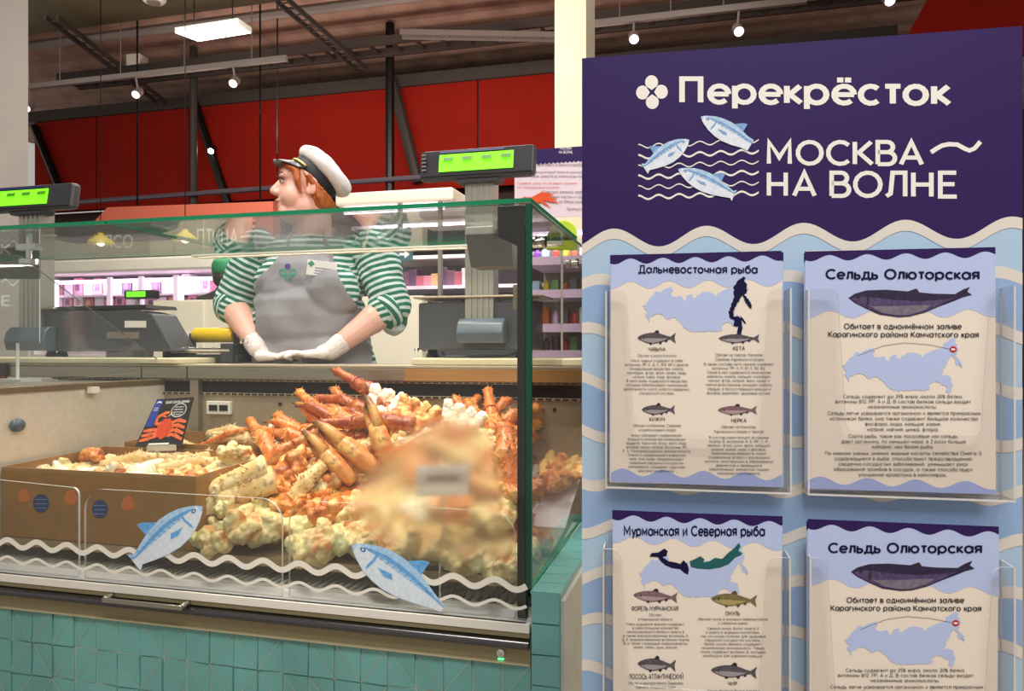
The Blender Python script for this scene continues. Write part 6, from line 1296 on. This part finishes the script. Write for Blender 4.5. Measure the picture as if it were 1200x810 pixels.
def herring(dx, dy, k):
    def X(u, v): return (u+dx+(u-1055)*k[0], v+dy+(u-1055)*k[1])
    def dr(t, c):
        full = dy == 0
        if full: pagewaves(t, c, 943.5, 1166.5, 292, 300.5, 368, 566, 577, 4.9, 2.2)
        else: pagewaves(t, c, 946.5, 1170.5, 612.5, 622, 688, None, None, 4.9, 2.2)
        def TT(mb, l, u0, v0, u1, v1, w, mi=0): a = X(u0, v0); b = X(u1, v1); uc = (u0+u1)/2; c0 = X(uc, v0)[1]; c1 = X(uc, v1)[1]; s0 = X(u0, 400)[1]-X(uc, 400)[1]; T_(mb, l, a[0], c0+s0*1.0, b[0], c1+s0, w, mi)
        def cr(pts): return [X(930+x/4.444, 280+y/4.444) for x, y in pts]
        mb = MB(); TT(mb, 'Сельдь Олюторская', 967.5, 315, 1148, 327.5, .205); mb.build('title', NAVYT, t, flatprint=True)
        mb = MB()
        for o, q, mi in ((.0006, HERR, 0), (.0008, HMIDP, 1), (.0010, HBELP, 2)): mb.poly([pf(OFFP+o)(*p) for p in cr(q)], mi)
        mb.poly([pf(OFFP+.001)(*p) for p in cr([(337+10*math.cos(x), 305+10*math.sin(x)) for x in [k_*.7 for k_ in range(9)]])], 3); mb.poly([pf(OFFP+.001)(*p) for p in cr([(385, 290), (395, 315), (388, 345), (375, 355), (383, 315)])], 3)
        mb.poly([pf(OFFP+.0005)(*p) for p in cr([(590, 275), (640, 258), (655, 278)])], 3)
        mb.build('herring_picture', [HBACK, HMID, HBEL, FGD], t, flatprint=True)
        mb = MB(); TT(mb, ['Обитает в одноимённом заливе', 'Карагинского района Камчатского края'], 970.5, 379, 1147, 395, .165); mb.build('subtitle', INK, t, flatprint=True)
        mb = MB(); A, B = X(986, 396), X(1128, 460); mb.poly([pf(OFFP+.0005)(*p) for p in place(RUS, A[0], A[1], B[0], B[1])], 0)
        p0 = X(1117, 409.5); mb.poly([pf(OFFP+.0009)(p0[0]+4.2*math.cos(x), p0[1]+3.8*math.sin(x)) for x in [k_*.52 for k_ in range(12)]], 1); mb.poly([pf(OFFP+.0011)(p0[0]+2.6*math.cos(x), p0[1]+1.2*math.sin(x)) for x in [k_*.7 for k_ in range(9)]], 2)
        pts = [X(1005, 417), X(1035, 405), X(1060, 401.5), X(1090, 404), X(1113, 409)]
        for a, b in zip(pts, pts[1:]): mb.poly([pf(OFFP+.0007)(a[0], a[1]), pf(OFFP+.0007)(a[0], a[1]+.5), pf(OFFP+.0007)(b[0], b[1]+.5), pf(OFFP+.0007)(b[0], b[1])], 3)
        mb.build('map_print', [PAPERB, REDP, WHITEP, FGREY], t, flatprint=True)
        mb = MB()
        TT(mb, ['Сельдь содержит до 25% жира, около 20% белка,', 'витамины В12, РР, А и Д. В состав белков сельди входят', 'незаменимые аминокислоты.'], 979, 462.5, 1138, 478.5, .13)
        TT(mb, ['Сельдь легче усваивается организмом и является прекрасным', 'источником белка, она также содержит большое количество', 'фосфора, йода, кальция, калия,', 'натрия, магния, цинка, фтора.'], 970, 482, 1149, 505, .13)
        if full:
            TT(mb, ['Сорта рыбы, такие как лососевые или сельдь,', 'дают организму, по меньшей мере, в 2 раза больше', 'калорий, чем белая рыба.'], 986, 509, 1132, 525.5, .13)
            TT(mb, ['По мнению ученых, именно жирные кислоты семейства Омега-3,', 'содержащиеся в рыбе, способствуют предотвращению', 'сердечно-сосудистых заболеваний, уменьшают риск', 'образования тромбов в сосудах, а также способствуют', 'улучшению кровотока в капиллярах.'], 967, 529, 1151, 558, .13)
        mb.build('printed_text', INK, t, flatprint=True)
    return dr
def draw_murman(t, c):
    pagewaves(t, c, 718, 916, 601.5, 610.5, 637, None, None, 5.0, 2.2)
    mb = MB(); T_(mb, 'Мурманская и Северная рыба', 731, 616, 896.5, 628.5, .2); mb.build('title', NAVYT, t, flatprint=True)
    f = pf(OFFP+.0005); f2 = pf(OFFP+.0007); mb = MB(); mb.poly([f(*p) for p in place(RUS, 748, 640, 877, 702)], 0)
    c8 = lambda pts: [(690+x/3.68, 590+y/3.68) for x, y in pts]
    mb.poly([f2(*p) for p in c8([(262, 230), (270, 215), (300, 212), (325, 195), (340, 205), (335, 228), (318, 232), (345, 250), (375, 255), (395, 262), (408, 245), (425, 262), (432, 285), (428, 308), (410, 300), (395, 285), (360, 280), (330, 268), (310, 250), (298, 232)])], 1)
    mb.poly([f2(*p) for p in c8([(435, 250), (460, 240), (480, 228), (498, 240), (495, 255), (520, 250), (545, 235), (575, 240), (600, 215), (625, 195), (648, 170), (655, 185), (645, 205), (662, 215), (655, 225), (630, 235), (605, 262), (565, 278), (520, 285), (470, 282), (440, 275)])], 2)
    mb.build('map_print', [PAPERB, NAVYT, TEALP], t, flatprint=True)
    for b, mt, r in (((742, 692, 794, 707), PF, .06), ((833, 695, 887, 712), OF, .05), ((747, 771, 792, 788), GF, .05), ((833, 779, 887, 796), GF, .06)): fishpic(t, None, b, mt, r)
    mb = MB()
    T_(mb, 'ФОРЕЛЬ МУРМАНСКАЯ', 740, 710.5, 795, 716, .15); T_(mb, 'ОМУЛЬ', 850, 716.5, 867, 721.5, .15); T_(mb, 'ЛОСОСЬ АТЛАНТИЧЕСКИЙ', 737, 790, 801, 796, .15); T_(mb, 'ЧИР', 853, 799, 864, 803.5, .15)
    T_(mb, ['Обитает', 'в Мурманской области'], 748, 719, 788, 727.5, .12); T_(mb, ['Обитает омуль в холодных северных реках', 'и сибирских реках'], 818, 724, 900, 732, .12)
    T_(mb, ['Мясо радужной форели содержит', 'в себе большое количество', 'легкоусвояемого белка и омега-3,', 'а также жирорастворимые витамины А,', 'Д, Е, водорастворимые витамины группы', 'В, а также следующие микроэлементы:', 'калий, селен, цинк, магний.'], 729, 730, 808, 760, .12)
    T_(mb, ['Свежий омуль богат омега-3', 'и омега-6 жирными кислотами,', 'так что омуль полезен для здоровья', 'сердечно-сосудистой системы.', 'Белок омуля свежего содержит', 'незаменимые аминокислоты. Также', 'омуль содержит витамин Д, который', 'необходим для усвоения кальция.'], 821, 735, 897, 770, .12)
    T_(mb, ['Обитает в акватории Белого, Баренцева,', 'Карского, Печорского морей'], 736, 799, 801, 807, .12); T_(mb, 'Места обитания: Якутия, Карелия', 829, 808, 890, 811.5, .1)
    mb.build('printed_text', INK, t, flatprint=True)
G4 = None
leaflet([(716, 300), (916.5, 295), (917, 570.5), (715, 565.5)], ('leaflet on far eastern fish with a navy Kamchatka map, upper left pocket', 'upper left pocket'), draw_far_east, G4, ((-1, -1), (1.5, 1)))
leaflet([(944, 294), (1166.5, 290.5), (1167, 578), (945, 573)], ('leaflet with one big herring over a map, upper right pocket', 'upper right pocket'), herring(0, 0, (0, 0)), G4, ((-2, 3), (-1, .5)))
leaflet([(718, 599), (916, 606), (915, 905), (719, 905)], ('leaflet with a navy and teal northern coast map, lower left pocket', 'lower left pocket'), draw_murman, G4, ((-.5, -1), (1, -1)))
leaflet([(947, 609.5), (1170.5, 617.5), (1168, 915), (948, 905)], ('leaflet with one big herring over a map, lower right pocket', 'lower right pocket'), herring(3, 321, (.0, .0)), G4, ((-2, 1.5), (-1, .5)))
# ------------------------------------------------------------------ clear acrylic pockets with a cut out front
def pocket(u0, u1, vt, vb, name_lab, notch):
    s0, s1 = s_of(u0), s_of(u1); um = (u0+u1)/2; zt, zb = onP(um, vt).z, onP(um, vb).z; d = .036
    P_ = lambda s_, z, o: sz(s_, z, o); e = .0022
    root = None
    nl, nr, nb = notch    # notch pixels: left, right, bottom
    n0, n1, zn = s_of(nl), s_of(nr), onP(um, nb).z; ztl = onP(um, vt).z; r = .012
    arc = lambda cx, cz, a0, a1: [(cx+r*math.cos(math.radians(a0+(a1-a0)*i/6)), cz+r*math.sin(math.radians(a0+(a1-a0)*i/6))) for i in range(7)]
    o2 = [(s0, zb), (s1, zb), (s1, ztl)]+arc(n1+.012+r*.4, ztl-r, 90, 180)+arc(n1-.004-r, zn+r, 0, -90)+arc(n0+.004+r, zn+r, -90, -180)+arc(n0-.012-r*.4, ztl-r, 0, 90)+[(s0, ztl)]
    mb = MB(); q = [P_(s_, z, d) for s_, z in o2]; vs = q+[p-PN*e for p in q]; n = len(q)
    mb.add(vs, [tuple(range(n)), tuple(range(n, 2*n))[::-1]], 0); mb.add(vs, [(i, n+i, n+(i+1) % n, (i+1) % n) for i in range(n)], 1)
    root = mb.build('leaflet_pocket', [POCKET, ACEDGE], ST); root['label'] = name_lab
    mb = MB()
    for s_ in (s0, s1-e):
        q = [P_(s_, zb, .0006), P_(s_, zb, d), P_(s_, zt, d), P_(s_, zt, .0006)]; vs = q+[p+PR*e for p in q]; mb.add(vs, [(0, 1, 2, 3), (7, 6, 5, 4)], 0); mb.add(vs, [(i, (i+1) % 4, 4+(i+1) % 4, 4+i) for i in range(4)], 1)
    q = [P_(s0, zb, .0006), P_(s1, zb, .0006), P_(s1, zb, d), P_(s0, zb, d)]; vs = q+[p-UP*e for p in q]; mb.add(vs, [(0, 1, 2, 3), (7, 6, 5, 4)], 0); mb.add(vs, [(i, (i+1) % 4, 4+(i+1) % 4, 4+i) for i in range(4)], 1)
    mb.build('pocket_sides', [POCKET, ACEDGE], root)
pocket(711.5, 922, 342, 568, 'clear pocket at the upper left', (741, 890, 510))
pocket(940, 1174, 340, 576, 'clear pocket at the upper right', (979, 1140, 505))
pocket(708.5, 921, 640, 870, 'clear pocket at the lower left', (735, 889, 795))
pocket(942, 1174, 650, 880, 'clear pocket at the lower right', (967, 1143, 815))
# dark edge strip of the neighbouring board at the right border
